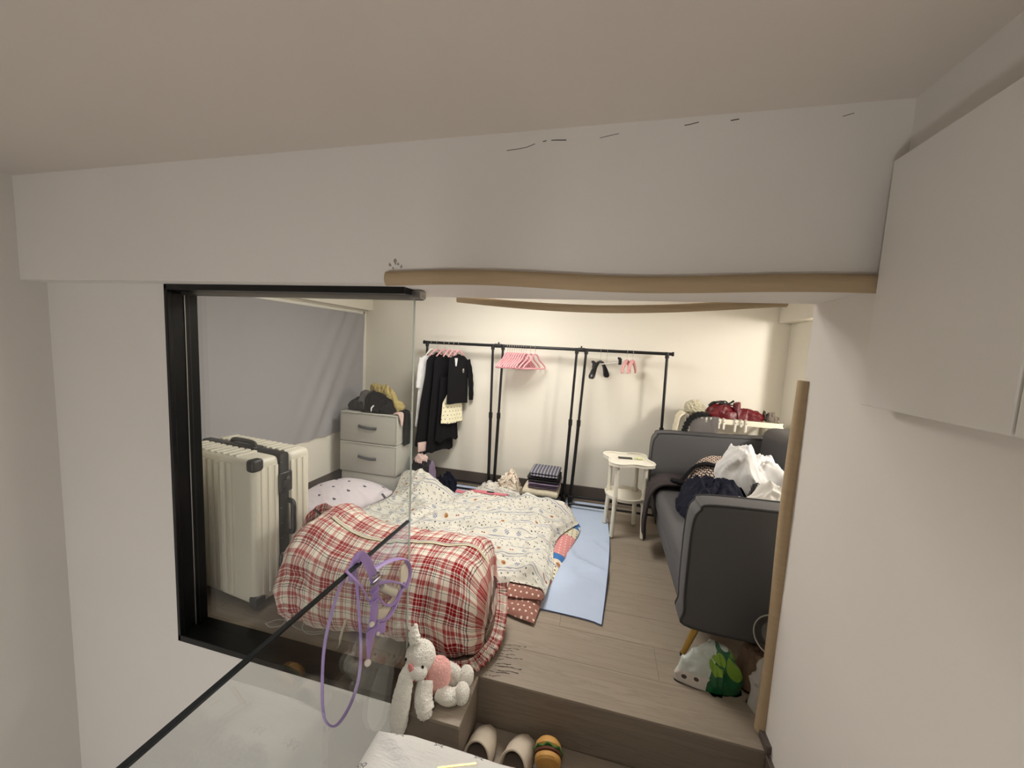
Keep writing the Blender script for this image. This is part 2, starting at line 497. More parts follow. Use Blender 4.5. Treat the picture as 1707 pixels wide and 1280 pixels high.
# rub marks left on the boards beside the step
MARK = plain('scuff_mark', (70, 62, 54), .8, .3, 60)
rngm = random.Random(3)
for k in range(11):
    yy = 1.335+.017*k+rngm.uniform(-.004, .004); xa = -.40+rngm.uniform(0, .05)+(k*.003); xb = xa+rngm.uniform(.03, .11)
    n = 14; pts = []
    for i in range(n):
        t = i/(n-1); pts.append((xa+(xb-xa)*t, yy+.002*math.sin(9*t+k)+.012*t))
    w = [rngm.uniform(.0003, .0026) for _ in range(n)]
    v = [(p[0], p[1]-w[i], .0006) for i, p in enumerate(pts)]+[(p[0], p[1]+w[i], .0006) for i, p in enumerate(pts)]
    MB().add(v, [(i, i+1, n+i+1, n+i) for i in range(n-1)]).build('scuff', MARK, floor, smooth=False)

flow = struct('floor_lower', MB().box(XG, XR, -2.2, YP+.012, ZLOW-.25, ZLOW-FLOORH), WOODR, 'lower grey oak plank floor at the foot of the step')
y = YP; row = 0
while y > -2.2:
    y0 = max(y-PW, -2.2); x = XG-[.3, .8, .55][row % 3]
    while x < XR:
        a, c = max(x, XG), min(x+PL, XR)
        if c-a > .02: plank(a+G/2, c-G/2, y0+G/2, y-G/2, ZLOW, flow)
        x += PL
    y = y0; row += 1
struct('floor_stairwell', MB().box(XL-T, XG, -2.2, W1, -2.5, -2.4), WOODR, 'floor at the bottom of the stairwell beyond the railing')

struct('wall_left', MB().box(XL-T, XL, -2.2-T, YB+T, -2.5, ZC+.1), WALL, 'off-white left wall running past the stairwell into the loft')
struct('wall_left_loft', MB().box(XL-.01, XLI, WF, YB, -.2, ZC+.05), WALLB, 'cream left wall of the loft behind the grey curtain')
struct('wall_rear', MB().box(XL-T, XR+T, -2.2-T, -2.2, -2.5, ZC+.1), WALL, 'off-white wall behind the bed')
struct('wall_back', MB().box(XL-T, XRI+T, YB, YB+T, -.3, ZC+.1), WALLB, 'cream back wall behind the clothes racks')
struct('wall_front', MB().box(XL, XF, W1, WF, -2.5, ZH+.01).box(XF, XG, W1, WF, -2.5, -.022), WALL, 'off-white wall panel around the black glazed frame')
struct('wall_header', MB().box(XL, XRI, W0, W2, ZH, ZC+.05), WALL, 'thick off-white beam over the loft opening, plaster cracked along its top')
struct('wall_right', MB().box(XR, XRI+T, -2.2, W2, -.5, ZC+.1), WALL, 'off-white right wall beside the bed ending at the loft opening')
struct('wall_right_loft', MB().box(XRI, XRI+T, W2, YB+T, -.3, ZC+.1), WALLB, 'cream end wall of the bay beyond the sofa')
struct('wall_stub', MB().box(XST, XST+.12, 2.965, YB, -.3, ZC+.05), WALLB, 'short cream wall stub in the corner behind the sofa')
struct('ceiling', MB().box(XL-T, XRI+T, -2.2-T, YB+T, ZC, ZC+.12), CEIL, 'off-white flat ceiling')
struct('trim_1', MB().box(XLI, -2.195, W2, YB, 1.572, ZC), WALLB, 'boxed cornice along the top of the curtained wall')
struct('trim_2', MB().box(1.246, XST+.12, W2, YB, 1.568, ZC), WALLB, 'boxed beam along the ceiling over the sofa')
struct('baseboard_back', MB().rbox(XLI, XRI, YB-.012, YB, 0, .118, .002, 1), BASEB, 'dark brown baseboard under the cream back wall')
struct('baseboard_left', MB().rbox(XLI, XLI+.012, WF, YB-.012, 0, .118, .002, 1), BASEB, 'dark brown baseboard under the curtained wall')
struct('baseboard_right', MB().rbox(XR-.014, XR, -2.2, YP-.007, ZLOW, -.005, .002, 1).rbox(XR-.016, XR+.002, YP-.012, W2-.02, .0, .03, .002, 1), BASEB, 'dark brown baseboard at the foot of the right wall by the step')
# cracks in the plaster
CRACK = plain('crack', (58, 50, 44), .9, .0)
def on_px(px, py, **k):
    d = fw+rt*((px-853.5)/F_PX)+up*((640-py)/F_PX); (a, v), = k.items(); i = 'xyz'.index(a)
    o = Vector((0, 0, EYE)); return o+d*((v-o[i])/d[i])
header = bpy.data.objects['wall_header']
for pts, w in (([(845, 251), (862, 249), (878, 245), (892, 240)], .0008), ([(905, 236), (911, 235)], .0012), ([(919, 234), (927, 234), (944, 233)], .0011),
               ([(1000, 230), (1018, 226), (1032, 222)], .0007), ([(1141, 209), (1150, 208), (1165, 203)], .0010), ([(1218, 201), (1232, 199)], .0012), ([(1405, 194), (1424, 189)], .0007), ([(415, 257), (428, 256)], .0007)):
    q = [on_px(a, b, y=W0) for a, b in pts]
    MB().tube([(p.x, W0-.0002, p.z+.0008*math.sin(i*2.3)) for i, p in enumerate(q)], w, 5).build('crack', CRACK, header)
SMUDGE = plain('grey_smudge', (150, 143, 134), .9, .1)
for (a, b, r) in ((650, 441, .004), (659, 436, .005), (664, 440, .0035), (655, 447, .003), (669, 444, .003)):
    q = on_px(a, b, y=W0); c = [(q.x+r*(1+.4*math.sin(3*t+a))*math.cos(t), q.z+1.5*r*(1+.4*math.cos(2*t+b))*math.sin(t)) for t in np.linspace(0, 6.28, 12, endpoint=False)]
    MB().prism(c, 'y', W0-.0006, W0+.001).build('smudge', SMUDGE, header, smooth=False)

# black glazed frame with its pane
win = thing('window_1', 'tall fixed glass pane in a deep black metal frame beside the opening', 'glass partition', (XF, W1, 0), kind='structure')
MB().box(XF, XF+.006, W1-.003, WF, 0, ZH).build('jamb_lining', BLACKS, win, smooth=False)
MB().rbox(XF-.003, XF+.014, W1-.006, W1+.012, -.022, ZH, .002, 1).build('jamb', BLACK, win, smooth=False)
MB().rbox(XF+.006, XF+.010, W1+.060, W1+.064, .004, ZH-.03, .001, 1).build('seam_strip', CHROME, win, smooth=False)
MB().rbox(XF, XG, W1-.006, WF, ZH-.022, ZH+.002, .002, 1).build('head', BLACK, win, smooth=False)
MB().rbox(XF, XG, W1+.052, W1+.058, ZH-.034, ZH-.020, .001, 1).rbox(XF, XG+.03, W1+.074, W1+.080, ZH-.034, ZH-.020, .001, 1).build('glazing_track', CHROME, win, smooth=False)
MB().rbox(XF-.003, XG, W1-.006, WF, -.024, .004, .002, 1).build('sill', BLACK, win, smooth=False)
MB().rbox(XG-.012, XG+.034, W1+.046, W1+.086, ZH-.030, ZH-.004, .003, 1).build('glass_clip', CHROME, win, smooth=False)
MB().box(XF+.004, XG, W1+.061, W1+.071, .004, ZH-.024).build('pane', GLASSP, win, smooth=False)
MB().box(XG, XG+.0016, W1+.0605, W1+.0715, .004, ZH-.024).build('pane_edge', GEDGE, win, smooth=False)

# glass railing along the stairwell
RZ = .652
rail = thing('glass_railing', 'frameless glass railing with a thin dark top edge beside the bed', 'railing', (XG, .4, ZLOW))
MB().box(XG-.005, XG+.005, -.6, W1+.055, ZLOW, RZ-.006).build('pane', GLASSR, rail, smooth=False)
MB().rbox(XG-.006, XG+.006, -.6, W1+.055, RZ-.006, RZ+.002, .001, 1).build('top_edge', GLASSE, rail, smooth=False)
MB().rbox(XG-.006, XG+.006, -.6, YL-.008, ZLOW-.005, ZLOW+.02, .001, 1).build('base_channel', CHROME, rail, smooth=False)

# foam bumper strips
def foam_strip(name, path, r, label, part=None, flat=(1, 1)):
    mb = MB().tube(path, r, 12, flat=flat)
    o = mb.build(name, FOAM, loc=path[0]); return tag(o, label, 'bumper')
p1 = []
for t in np.linspace(0, 1, 40):
    x = -.665+t*(XR-.004+.665)
    p1.append((x, W0-.010, 1.484+.006*math.sin(t*9-.4)-.012*(t-.3)))
foam_strip('foam_bumper', p1, .025, 'long tan foam bumper strip stuck along the front lower edge of the white beam', flat=(.85, .55))
p2 = []
for t in np.linspace(0, 1, 40):
    x = -.572+t*(.551+.572)
    p2.append((x, W2+.014, 1.472-.030*math.sin(math.pi*min(1, t*1.02))+.008*t))
foam_strip('foam_bumper', p2, .020, 'sagging tan foam bumper strip coming loose from the back lower edge of the white beam', flat=(.7, .6))
p3 = [(XR-.004+.004*math.sin(t*7), W2-.006, .012+t*1.223) for t in np.linspace(0, 1, 30)]
foam_strip('foam_bumper', p3, .021, 'upright tan foam bumper strip on the corner of the right wall', flat=(1, 1))

# shallow wall cupboard
cab = thing('wall_cabinet', 'flat white cupboard hung high on the right wall', 'cabinet', (.6, .8, 1.205))
MB().box(.590, XR+.002, -.5, 1.030, 1.207, 1.735).build('body', CABINET, cab, smooth=False)
MB().rbox(.575, .589, .697, 1.032, 1.205, 1.737, .002, 1).build('door', CABINET, cab, smooth=False)
MB().rbox(.575, .589, .30, .692, 1.205, 1.737, .002, 1).build('door', CABINET, cab, smooth=False)
MB().rbox(.575, .589, -.10, .295, 1.205, 1.737, .002, 1).build('door', CABINET, cab, smooth=False)

# lamps (all hang outside the picture; the stair one is an added fill)
WLAMP = emit('warm_globe', (1.0, .95, .88), LAMP_INNER)
PLAMP = emit('panel_diffuser', (1.0, .97, .92), LAMP_PANEL)
CLAMP = emit('ceiling_disc', (1.0, .975, .95), LAMP_OUTER)
SLAMP = emit('stair_fill_disc', (1.0, .98, .965), FILL_STAIR)
WHITEP = plain('white_plastic', (226, 222, 212), .4, .03)
lm = thing('pendant_lamp', 'lit round globe pendant in the bay beyond the sofa', 'lamp', (1.85, 1.80, ZC))
MB().blob((1.85, 1.80, 1.56), (.12, .12, .12), 24, 16).build('globe', WLAMP, lm)
MB().tube([(1.85, 1.80, 1.665), (1.85, 1.80, ZC+.001)], .008, 10).build('stem', WHITEP, lm)
lm = thing('panel_lamp', 'flat square ceiling panel lamp of the loft', 'lamp', (-.7, 2.2, ZC))
MB().rbox(-1.02, -.38, 1.88, 2.52, ZC-.018, ZC+.001, .004, 1).build('frame', WHITEP, lm, smooth=False)
MB().box(-1.0, -.40, 1.90, 2.50, ZC-.020, ZC-.0185).build('diffuser', PLAMP, lm, smooth=False)
lm = thing('ceiling_lamp', 'round ceiling lamp over the bed with an added light-cutting ring', 'lamp', (-.1, -.15, ZC))
MB().grid(np.array([[(-.1+r_*math.cos(t), -.15+r_*math.sin(t), ZC+z_) for (r_, z_) in ((.154, .001), (.154, -.20), (.165, -.20), (.165, .001))] for t in np.linspace(0, 2*math.pi, 48, endpoint=False)]), closed_u=True).build('light_cutoff_ring', WHITEP, lm, angle=30)  # deep ring added to keep this lamp's light off beam and upper walls
MB().lathe([(.15, -.0225), (.15, -.0205)], 40, (-.1, -.15, ZC)).build('diffuser', CLAMP, lm)
lm = thing('stair_fill_lamp', 'flat round fill lamp added on the wall over the stairs', 'lamp', (-.98, -2.2, -.55))  # unseen fill, added to brighten the left walls from below
MB().prism([(-.98+.2*math.cos(t), -.55+.2*math.sin(t)) for t in np.linspace(0, 6.28, 32, endpoint=False)], 'y', -2.201, -2.17).build('rim', WHITEP, lm)
MB().prism([(-.98+.185*math.cos(t), -.55+.185*math.sin(t)) for t in np.linspace(0, 6.28, 32, endpoint=False)], 'y', -2.171, -2.166).build('diffuser', SLAMP, lm)
# ------------------------------------------------------------------ cloth patterns (UV in metres)
def uvmat(name, rough=.92):
    return MatB(name, (.8, .8, .8), rough, coord='UV', spec=.2)
def plaid_mat():
    b = uvmat('red_plaid'); u, v, _ = b.xyz()
    W, R, P, K = lin((236, 228, 216)), lin((158, 26, 36)), lin((196, 116, 112)), lin((26, 20, 34))
    def stripes(t):
        t = (t/.150).fract()
        c = b.mix(band(t, .08, .36), W, R)
        c = b.mix(band(t, .44, .50), c, R)
        c = b.mix(band(t, .17, .20), c, W); c = b.mix(band(t, .26, .275), c, W)
        c = b.mix(band(t, .40, .418), c, K); c = b.mix(band(t, .545, .565), c, K); c = b.mix(band(t, .60, .618), c, K)
        c = b.mix(band(t, .74, .84), c, P); c = b.mix(band(t, .90, .916), c, K)
        return c
    c1, c2 = stripes(u), stripes(v)
    tw = ((u+v)*260).fract().gt(.5)
    n = b.nt.nodes.new('ShaderNodeMix'); n.data_type = 'RGBA'
    b.nt.links.new((tw*.36+.32).s, n.inputs[0]); b.nt.links.new(c1, n.inputs[6]); b.nt.links.new(c2, n.inputs[7])
    mu = b.mix(1.0, c1, c2, 'MULTIPLY'); b.color(b.mix(.42, n.outputs[2], mu)); b.bump(b.noise(500, 2), .25, .0006); return b.m
PLAID = plaid_mat()
def heart_mat():
    b = uvmat('heart_print'); u, v, _ = b.xyz()
    s = .115; r = (v/s).floor()
    uu = u/s+r*.5
    x = (uu.fract()-.5)*s/.0095; y = ((v/s).fract()-.5)*s/.0095
    a = x*x+y*y-1
    h = (a*a*a-x*x*y*y*y).lt(0)
    b.color(b.mix(h, lin((222, 214, 220)), lin((84, 80, 92)))); b.bump(b.noise(300, 2), .2, .0006); return b.m
HEART = heart_mat()
def print_mat():
    """cream crepe with rows of tiny blossoms, dashes and little animals"""
    b = uvmat('blossom_print'); u, v, _ = b.xyz()
    base = b.mix(b.noise(14), lin((206, 203, 190)), lin((220, 217, 206)))
    P = .17; t = (v/P).fract(); r = (v/P).floor()
    col = base
    # blue-grey ribs
    col = b.mix(band(t, .015, .045)+band(t, .355, .378)+band(t, .925, .95), col, lin((146, 150, 164)))
    # small dashes in pairs
    def dots(col, c, su, off, rad, ink, jit, ph):
        k = (u/su+r*ph); i = k.floor(); x = (k.fract()-.5)*su; y = (t-off)*P
        rr = b.rand(i, r, ph); x = x+(rr-.5)*jit
        y = y+(b.rand(i, r, ph+4)-.5)*jit
        ang = (rr*40).sin()*.35+1
        d = length(x*ang, y)
        return b.mix(d.lt(rad), col, ink), x, y, rr, d
    ink = lin((62, 58, 62))
    for off, ph in ((.47, .3), (.56, .8), (.86, .1)):
        col, *_ = dots(col, ink, .034, off, .0038, ink, .012, ph)
    # larger motifs
    k = (u/.078+r*.5); i = k.floor(); x = (k.fract()-.5)*.078; y = (t-.20)*P
    rr = b.rand(i, r, 2.5)
    d = length(x, y); pet = (x/(d+.0001)*3).sin()
    flower = (d.lt(.016))*((x*420).sin()*(y*420).sin()).gt(-.15)*rr.lt(.55)
    bear = length(x, y*1.25).lt(.013)*rr.gt(.55)*rr.lt(.8)
    berry = length((x.abs()-.007), y).lt(.0055)*rr.gt(.8)
    col = b.mix(flower, col, lin((126, 134, 156))); col = b.mix(bear, col, lin((176, 124, 78))); col = b.mix(berry, col, lin((150, 74, 66)))
    bear2 = length(x-.004, y*1.3+.003).lt(.004)*rr.gt(.55)*rr.lt(.8); col = b.mix(bear2, col, lin((84, 56, 40)))
    k = (u/.055+r*.37); i = k.floor(); x = (k.fract()-.5)*.055; y = (t-.71)*P; r2 = b.rand(i, r, 6.5)
    leaf = length(x*.7, y*1.6+x*.5).lt(.009)*((x*500+y*300).sin().gt(-.3))
    col = b.mix(leaf*.8, col, b.mix(r2.gt(.6), lin((112, 112, 104)), lin((140, 130, 118))))
    b.color(col)
    crepe = b.noise((40, 420, 1), 3); b.bump(crepe, .35, .0015); return b.m
BLOSSOM = print_mat()
def dot_mat(name, ground, ink, s, r):
    b = uvmat(name); u, v, _ = b.xyz(); k = (v/s).floor()
    x = ((u/s+k*.5).fract()-.5)*s; y = ((v/s).fract()-.5)*s
    b.color(b.mix(length(x, y).lt(r), lin(ground), lin(ink))); b.bump(b.noise(300, 2), .2, .0006); return b.m
BROWNDOT = dot_mat('brown_dot_print', (150, 106, 94), (224, 208, 194), .030, .0052)
CREAMDOT = dot_mat('cream_dot_print', (236, 230, 198), (40, 38, 42), .034, .0042)
def patch_mat():
    b = uvmat('patchwork_print'); u, v, _ = b.xyz(); s = .125
    i, j = (u/s).floor(), (v/s).floor(); r = b.rand(i, j, 1.0)
    x = (u/s).fract()-.5; y = (v/s).fract()-.5
    dots = length(((u/.03).fract()-.5)*.03, ((v/.03).fract()-.5)*.03).lt(.0048)
    c = b.mix(dots, lin((230, 222, 196)), lin((50, 44, 48)))
    c = b.mix(r.gt(.25), c, b.mix(dots, lin((150, 104, 90)), lin((226, 206, 190))))
    blue = b.mix(length(x, y*1.2+.25).lt(.3), lin((70, 124, 186)), lin((232, 220, 200)))
    blue = b.mix(length(x-.05, y+.3).lt(.13), blue, lin((176, 122, 76)))
    c = b.mix(r.gt(.52), c, blue)
    c = b.mix(r.gt(.74), c, b.mix(dots, lin((222, 150, 148)), lin((240, 224, 214))))
    b.color(c); b.bump(b.noise(300, 2), .2, .0006); return b.m
PATCH = patch_mat()
def mat_mat():
    b = uvmat('pale_blue_gingham', .8); u, v, _ = b.xyz()
    a = (u/.007).fract().gt(.5); c = (v/.007).fract().gt(.5)
    k = b.mix((a+c)*.5, lin((208, 220, 240)), lin((170, 188, 216))); b.color(k)
    b.bump(b.noise(400, 2), .2, .0006); return b.m
GINGHAM = mat_mat()
def stripe_fab():
    b = uvmat('grey_stripe'); u, v, _ = b.xyz(); t = (u/.026).fract()
    b.color(b.mix(t.lt(.36), lin((92, 90, 100)), lin((158, 158, 168)))); b.bump(b.noise(300, 2), .2, .0006); return b.m
STRIPE = stripe_fab()
def floral():
    b = uvmat('faded_floral'); n = b.noise(34, 3); k = b.noise(52, 2)
    c = b.mix(n.gt(.60), lin((228, 218, 200)), lin((166, 120, 98))); c = b.mix(k.gt(.64), c, lin((120, 104, 92))); b.color(c)
    b.bump(b.noise(300, 2), .2, .0006); return b.m
FLORAL = floral()
def tweed():
    b = uvmat('tweed'); u, v, _ = b.xyz()
    r = (v/.012).floor(); t = ((u/.024+r*.37).fract()); w = (v/.012).fract()
    c = b.mix(band(t, .12, .85)*band(w, .2, .85), lin((40, 36, 40)), lin((206, 186, 168)))
    b.color(c); b.bump(b.noise(500, 2), .4, .001); return b.m
TWEED = tweed()
CREAMFAB = fabric('cream_fabric', (226, 216, 192))
FLEECE = plain('cream_fleece', (226, 216, 190), .95, .15, 60, bump=.8, dist=.006)
DARKFAB = fabric('black_fabric', (22, 21, 23)); CHARFAB = fabric('charcoal_fabric', (52, 50, 52)); NAVYFAB = fabric('navy_fabric', (20, 22, 36), .8)
GREYFAB = fabric('grey_fabric', (104, 100, 98)); LAVFAB = fabric('lavender_fabric', (176, 166, 198)); MAUVE = fabric('mauve_fabric', (128, 114, 134))
WHITEFAB = fabric('white_fabric', (216, 215, 213), .8); PINKFAB = fabric('pink_fabric', (204, 122, 130)); PALEPINK = fabric('pale_pink_fabric', (212, 186, 178))
YELFAB = floral; OCHRE = fabric('ochre_fabric', (186, 168, 112), var=.3, sc=40)
LEATHER = plain('black_leather', (26, 25, 26), .35, .1); REDSATIN = plain('red_satin', (92, 8, 20), .42, .15)

# ------------------------------------------------------------------ curtain on the left wall
CURT = fabric('grey_blackout', (160, 158, 160), .85, .04)
ny, nz = 90, 60
Yg, Zg = np.meshgrid(np.linspace(0, 1, ny), np.linspace(0, 1, nz), indexing='ij')
yt, yb = 1.55+Yg*(3.232-1.55), 1.55+Yg*(3.20-1.55)
yy = yb+(yt-yb)*np.clip(Zg*1.0, 0, 1)**1.1
zz = .472-.006*Yg+Zg*(1.530-.472+.006)
tw = np.clip(1-np.abs((yy-2.75)*.9-(zz-.9)*.35)/.33, 0, 1)
xx = XLI+.016+.004*pn(yy*3, zz*2, 1)+.011*tw*np.sin((yy*1.0-zz*.55)*34)+.006*tw*pn(yy*9, zz*5, 4)
cu = MB().sheet(np.stack([xx, yy, zz], -1), .002).build('curtain', CURT, loc=(XLI, 2.3, .47))
tag(cu, 'flat grey blackout curtain fixed over the window on the left wall', 'curtain')
wf = thing('window_2', 'white window frame showing around the grey curtain', 'window', (XLI, 2.4, .5), kind='structure')
MB().rbox(XLI-.002, XLI+.010, 3.222, 3.246, .46, 1.556, .002, 1).build('window_frame', WHITEP, wf, smooth=False)
MB().rbox(XLI-.002, XLI+.010, 1.5, 3.246, 1.532, 1.556, .002, 1).build('window_frame', WHITEP, wf, smooth=False)

# ------------------------------------------------------------------ suitcase
SHELL = plain('cream_polycarbonate', (208, 203, 187), .42, .04, 4)
SHELLD = plain('black_suitcase_trim', (24, 24, 25), .42, .1)
STEEL = plain('rivet_steel', (120, 120, 118), .35, .0, metal=.9)
SW, SD, SZ0, SZ1 = .56, .30, .045, .735      # width, depth, bottom, top
sc = thing('suitcase', 'large cream ribbed suitcase with black frame and corner guards behind the glass', 'suitcase', (-1.735, 1.505, 0), math.radians(-7))
def part(mb, name, mat, parent, **k): return mb.build(name, mat, parent, local=True, **k)
hx, hy = SW/2, SD/2
sh1 = part(MB().rbox(-hx, hx, -hy, -.018, SZ0, SZ1, .028, 4), 'front_shell', SHELL, sc)
sh2 = part(MB().rbox(-hx, hx, .018, hy, SZ0, SZ1, .028, 4), 'back_shell', SHELL, sc)
def rib_on(parent, xs, y, zr, along='front'):
    pass
for k in range(9):
    x = -hx+.045+k*.044
    r = MB().rbox(x, x+.028, -hy-.010, -hy+.01, SZ0+.03, SZ1-.028, .004, 2).rbox(x, x+.026, -hy+.02, -.03, SZ1-.01, SZ1+.005, .004, 2)
    o = part(r, 'rib', SHELL, sc); o.parent = sh1
for k in range(12):
    x = -hx+.045+k*.041
    o = part(MB().rbox(x, x+.024, .035, hy-.025, SZ1-.01, SZ1+.005, .004, 2), 'rib', SHELL, sc); o.parent = sh2
for k in range(3):
    y = -hy+.035+k*.033
    o = part(MB().rbox(hx-.01, hx+.004, y, y+.018, SZ0+.04, SZ1-.04, .004, 2), 'rib', SHELL, sc); o.parent = sh1
for k in range(3):
    y = .035+k*.033
    o = part(MB().rbox(hx-.01, hx+.004, y, y+.018, SZ0+.04, SZ1-.04, .004, 2), 'rib', SHELL, sc); o.parent = sh2
fr = part(MB().rbox(-hx-.006, hx+.006, -.026, .026, SZ0-.006, SZ1+.006, .012, 2), 'frame_band', SHELLD, sc)
for k in range(9):
    z = .10+k*.075
    o = part(MB().blob((hx+.007, -.021, z), (.002, .003, .003), 8, 6), 'rivet', STEEL, sc); o.parent = fr
for zc in (.60, .20):
    o = part(MB().rbox(hx-.004, hx+.016, -.034, .034, zc-.05, zc+.05, .008, 3).rbox(hx, hx+.024, -.02, .02, zc-.034, zc+.012, .006, 2), 'latch', SHELLD, sc)
    o2 = part(MB().tube([(hx+.022, 0, zc+.024), (hx+.028, 0, zc+.024)], .009, 14), 'lock_dial', STEEL, sc); o2.parent = o
part(MB().tube(bez([(hx+.004, .02, .50), (hx+.034, .02, .49), (hx+.036, .02, .42), (hx+.034, .02, .35), (hx+.004, .02, .34)], 6), .012, 10), 'side_handle', SHELLD, sc)
part(MB().rbox(-.11, .11, -.026, .026, SZ1, SZ1+.012, .005, 2).tube(bez([(-.085, 0, SZ1+.008), (-.07, 0, SZ1+.026), (0, 0, SZ1+.03), (.07, 0, SZ1+.026), (.085, 0, SZ1+.008)], 6), .010, 10), 'top_handle', SHELLD, sc)
for sx in (-1, 1):
    for (za, zb) in ((SZ0-.006, SZ0+.05), (SZ1-.052, SZ1+.006)):
        a, c = sorted((sx*(hx-.042), sx*(hx+.006)))
        part(MB().rbox(a, c, -hy-.007, -hy+.05, za, zb, .014, 3), 'corner_guard', SHELLD, sc)
for sx in (-1, 1):
    for sy in (-1, 1):
        cx, cy = sx*(hx-.05), sy*(hy-.045)
        part(MB().tube([(cx-.012, cy, .026), (cx+.012, cy, .026)], .026, 16).rbox(cx-.016, cx+.016, cy-.018, cy+.018, .03, .055, .004, 1), 'wheel', SHELLD, sc)

# ------------------------------------------------------------------ fabric storage boxes
LINEN = fabric('grey_linen', (188, 187, 178), .9, .08, sc=60); STRAP = plain('grey_strap', (88, 88, 92), .7, .05)
def storage_box(z0, z1, label, seed, rz=0.0, front=True):
    x0, x1, y0, y1 = -2.15, -1.612, 2.752, 3.00
    t = thing('storage_box', label, 'storage box', ((x0+x1)/2, (y0+y1)/2, z0), rz, 'fabric boxes stacked in the corner')
    cx, cy = (x0+x1)/2, (y0+y1)/2; hw, hd, h = (x1-x0)/2, (y1-y0)/2, z1-z0
    g = MB().rbox(-hw, hw, -hd, hd, 0, h, .012, 3)
    v = np.array(g.v); b = np.clip((v[:, 2]/h)*(1-v[:, 2]/h)*4, 0, 1)
    v[:, 1] += np.where(v[:, 1] < 0, -1, 1)*.008*b*(.5+pn(v[:, 0]*5, v[:, 2]*5, seed)); g.v = [tuple(q) for q in v]
    part(g, 'body', LINEN, t)
    part(MB().tube([(-hw+.01, -hd-.001, h-.006), (hw-.008, -hd-.001, h-.006), (hw+.001, -hd+.01, h-.006), (hw+.001, hd-.01, h-.006)], .0045, 8), 'top_seam', LINEN, t)
    part(MB().tube([(hw, -hd, .01), (hw, -hd, h-.01)], .0035, 6), 'corner_seam', LINEN, t)
    hz = h*.55
    hp = part(MB().tube(bez([(-.085, -hd-.006, hz+.004), (-.05, -hd-.013, hz-.004), (.03, -hd-.014, hz-.010), (.085, -hd-.006, hz-.008)], 6), .013, 10, flat=(1, .3)), 'handle', STRAP, t)
    for sx in (-1, 1):
        o = part(MB().blob((sx*.078, -hd-.012, hz+(.003 if sx < 0 else -.007)), (.005, .003, .005), 10, 8), 'rivet', STEEL, t); o.parent = hp
    return t
storage_box(.432, .686, 'grey linen storage box with strap handle, topmost of its stack, clothes heaped on it', 1)
storage_box(.168, .430, 'grey linen storage box with strap handle, under the topmost box', 2)
tag(MB().rbox(-2.14, -1.62, 2.76, 2.99, .010, .167, .012, 2).build('storage_box', LINEN, loc=(-1.88, 2.87, .010)), 'low grey linen storage box at the bottom of the stack behind the pillow', 'storage box', 'fabric boxes stacked in the corner')

# clothes heaped on the boxes
def cloth(name, mb, mat, label, loc, cat='clothes', group=None, **k):
    return tag(mb.build(name, mat, loc=loc, angle=75, **k), label, cat, group)
BT = .688
def drape(path, widths, side, seed, amp=.016, th=.012, nv=34):
    Q = np.array(bez(path, 10)); n = len(Q); w_ = np.interp(np.linspace(0, 1, n), np.linspace(0, 1, len(widths)), widths)
    s_ = np.array(side, float); vv = np.linspace(-1, 1, nv); P = np.zeros((n, nv, 3)); L_ = np.linspace(0, 1, n)
    t_ = np.gradient(Q, axis=0); t_ /= np.linalg.norm(t_, axis=1)[:, None]
    nn = np.cross(t_, s_); nn /= np.linalg.norm(nn, axis=1)[:, None]
    for i in range(n):
        off = amp*(folds(vv*w_[i]*1.2+seed, np.full(nv, L_[i]*.25), seed, 24, 1.45)-.3)+amp*.9*np.sin(vv*5+seed+2*L_[i])
        off = off*np.clip((1-np.abs(vv))*4, .3, 1)
        P[i] = Q[i]+np.outer(vv*w_[i], s_)+np.outer(off, nn[i])
    g = MB(); uv = np.stack([np.broadcast_to(vv[None]*.1, (n, nv)), np.broadcast_to(L_[:, None]*.5, (n, nv))], -1)
    return g.sheet(P, th, uv)
s1 = cloth('folded_shirt', heap([(-2.12, 2.83), (-1.97, 2.80), (-1.78, 2.82), (-1.71, 2.89), (-1.76, 2.97), (-1.95, 2.98), (-2.11, 2.95)], BT, .085, 3, .02, 12, prof=(4, .6), lump=.25, wob=.03), CHARFAB, 'charcoal shirt crumpled on the grey storage boxes', (-1.9, 2.9, BT))
s2 = cloth('grey_scarf', heap([(-2.01, 2.82), (-1.93, 2.80), (-1.86, 2.86), (-1.88, 2.94), (-1.97, 2.95), (-2.03, 2.89)], BT, .035, 12, .016, 20, base=rest([s1], BT)), GREYFAB, 'grey scarf twisted between the heaped clothes on the boxes', (-1.95, 2.87, BT))
bg = thing('black_cloth_bag', 'black cloth bag with a white strip and loop strap on the storage boxes', 'bag', (-1.75, 2.82, BT))
bag_b = heap([(-1.93, 2.785), (-1.80, 2.772), (-1.69, 2.785), (-1.67, 2.84), (-1.73, 2.88), (-1.88, 2.865)], BT, .055, 15, .012, 12, prof=(4, .6), lump=.15, wob=.05, base=rest([s1, s2], BT)).build('body', DARKFAB, bg, angle=75)
MB().tube(bez([(-1.86, 2.775, BT+.035), (-1.93, 2.762, BT+.016), (-1.95, 2.757, BT+.011), (-1.88, 2.757, BT+.011), (-1.80, 2.772, BT+.02)], 8), .008, 8, flat=(1, .35)).build('strap', DARKFAB, bg)
MB().tube(bez([(-1.850, 2.790, BT+.060), (-1.858, 2.768, BT+.040), (-1.852, 2.760, BT+.012)], 6), .007, 8, flat=(1, .35)).build('white_strip', WHITEFAB, bg)
s3 = cloth('ochre_dress', heap([(-1.97, 2.91), (-1.87, 2.865), (-1.74, 2.86), (-1.67, 2.88), (-1.655, 2.93), (-1.70, 2.975), (-1.85, 2.98), (-1.95, 2.96)], BT, .085, 8, .026, 16, prof=(3.5, .6), lump=.25, wob=.03, base=rest([s1, s2, bg], BT)), OCHRE, 'ochre patterned dress bunched on top of the charcoal shirt', (-1.8, 2.92, BT))
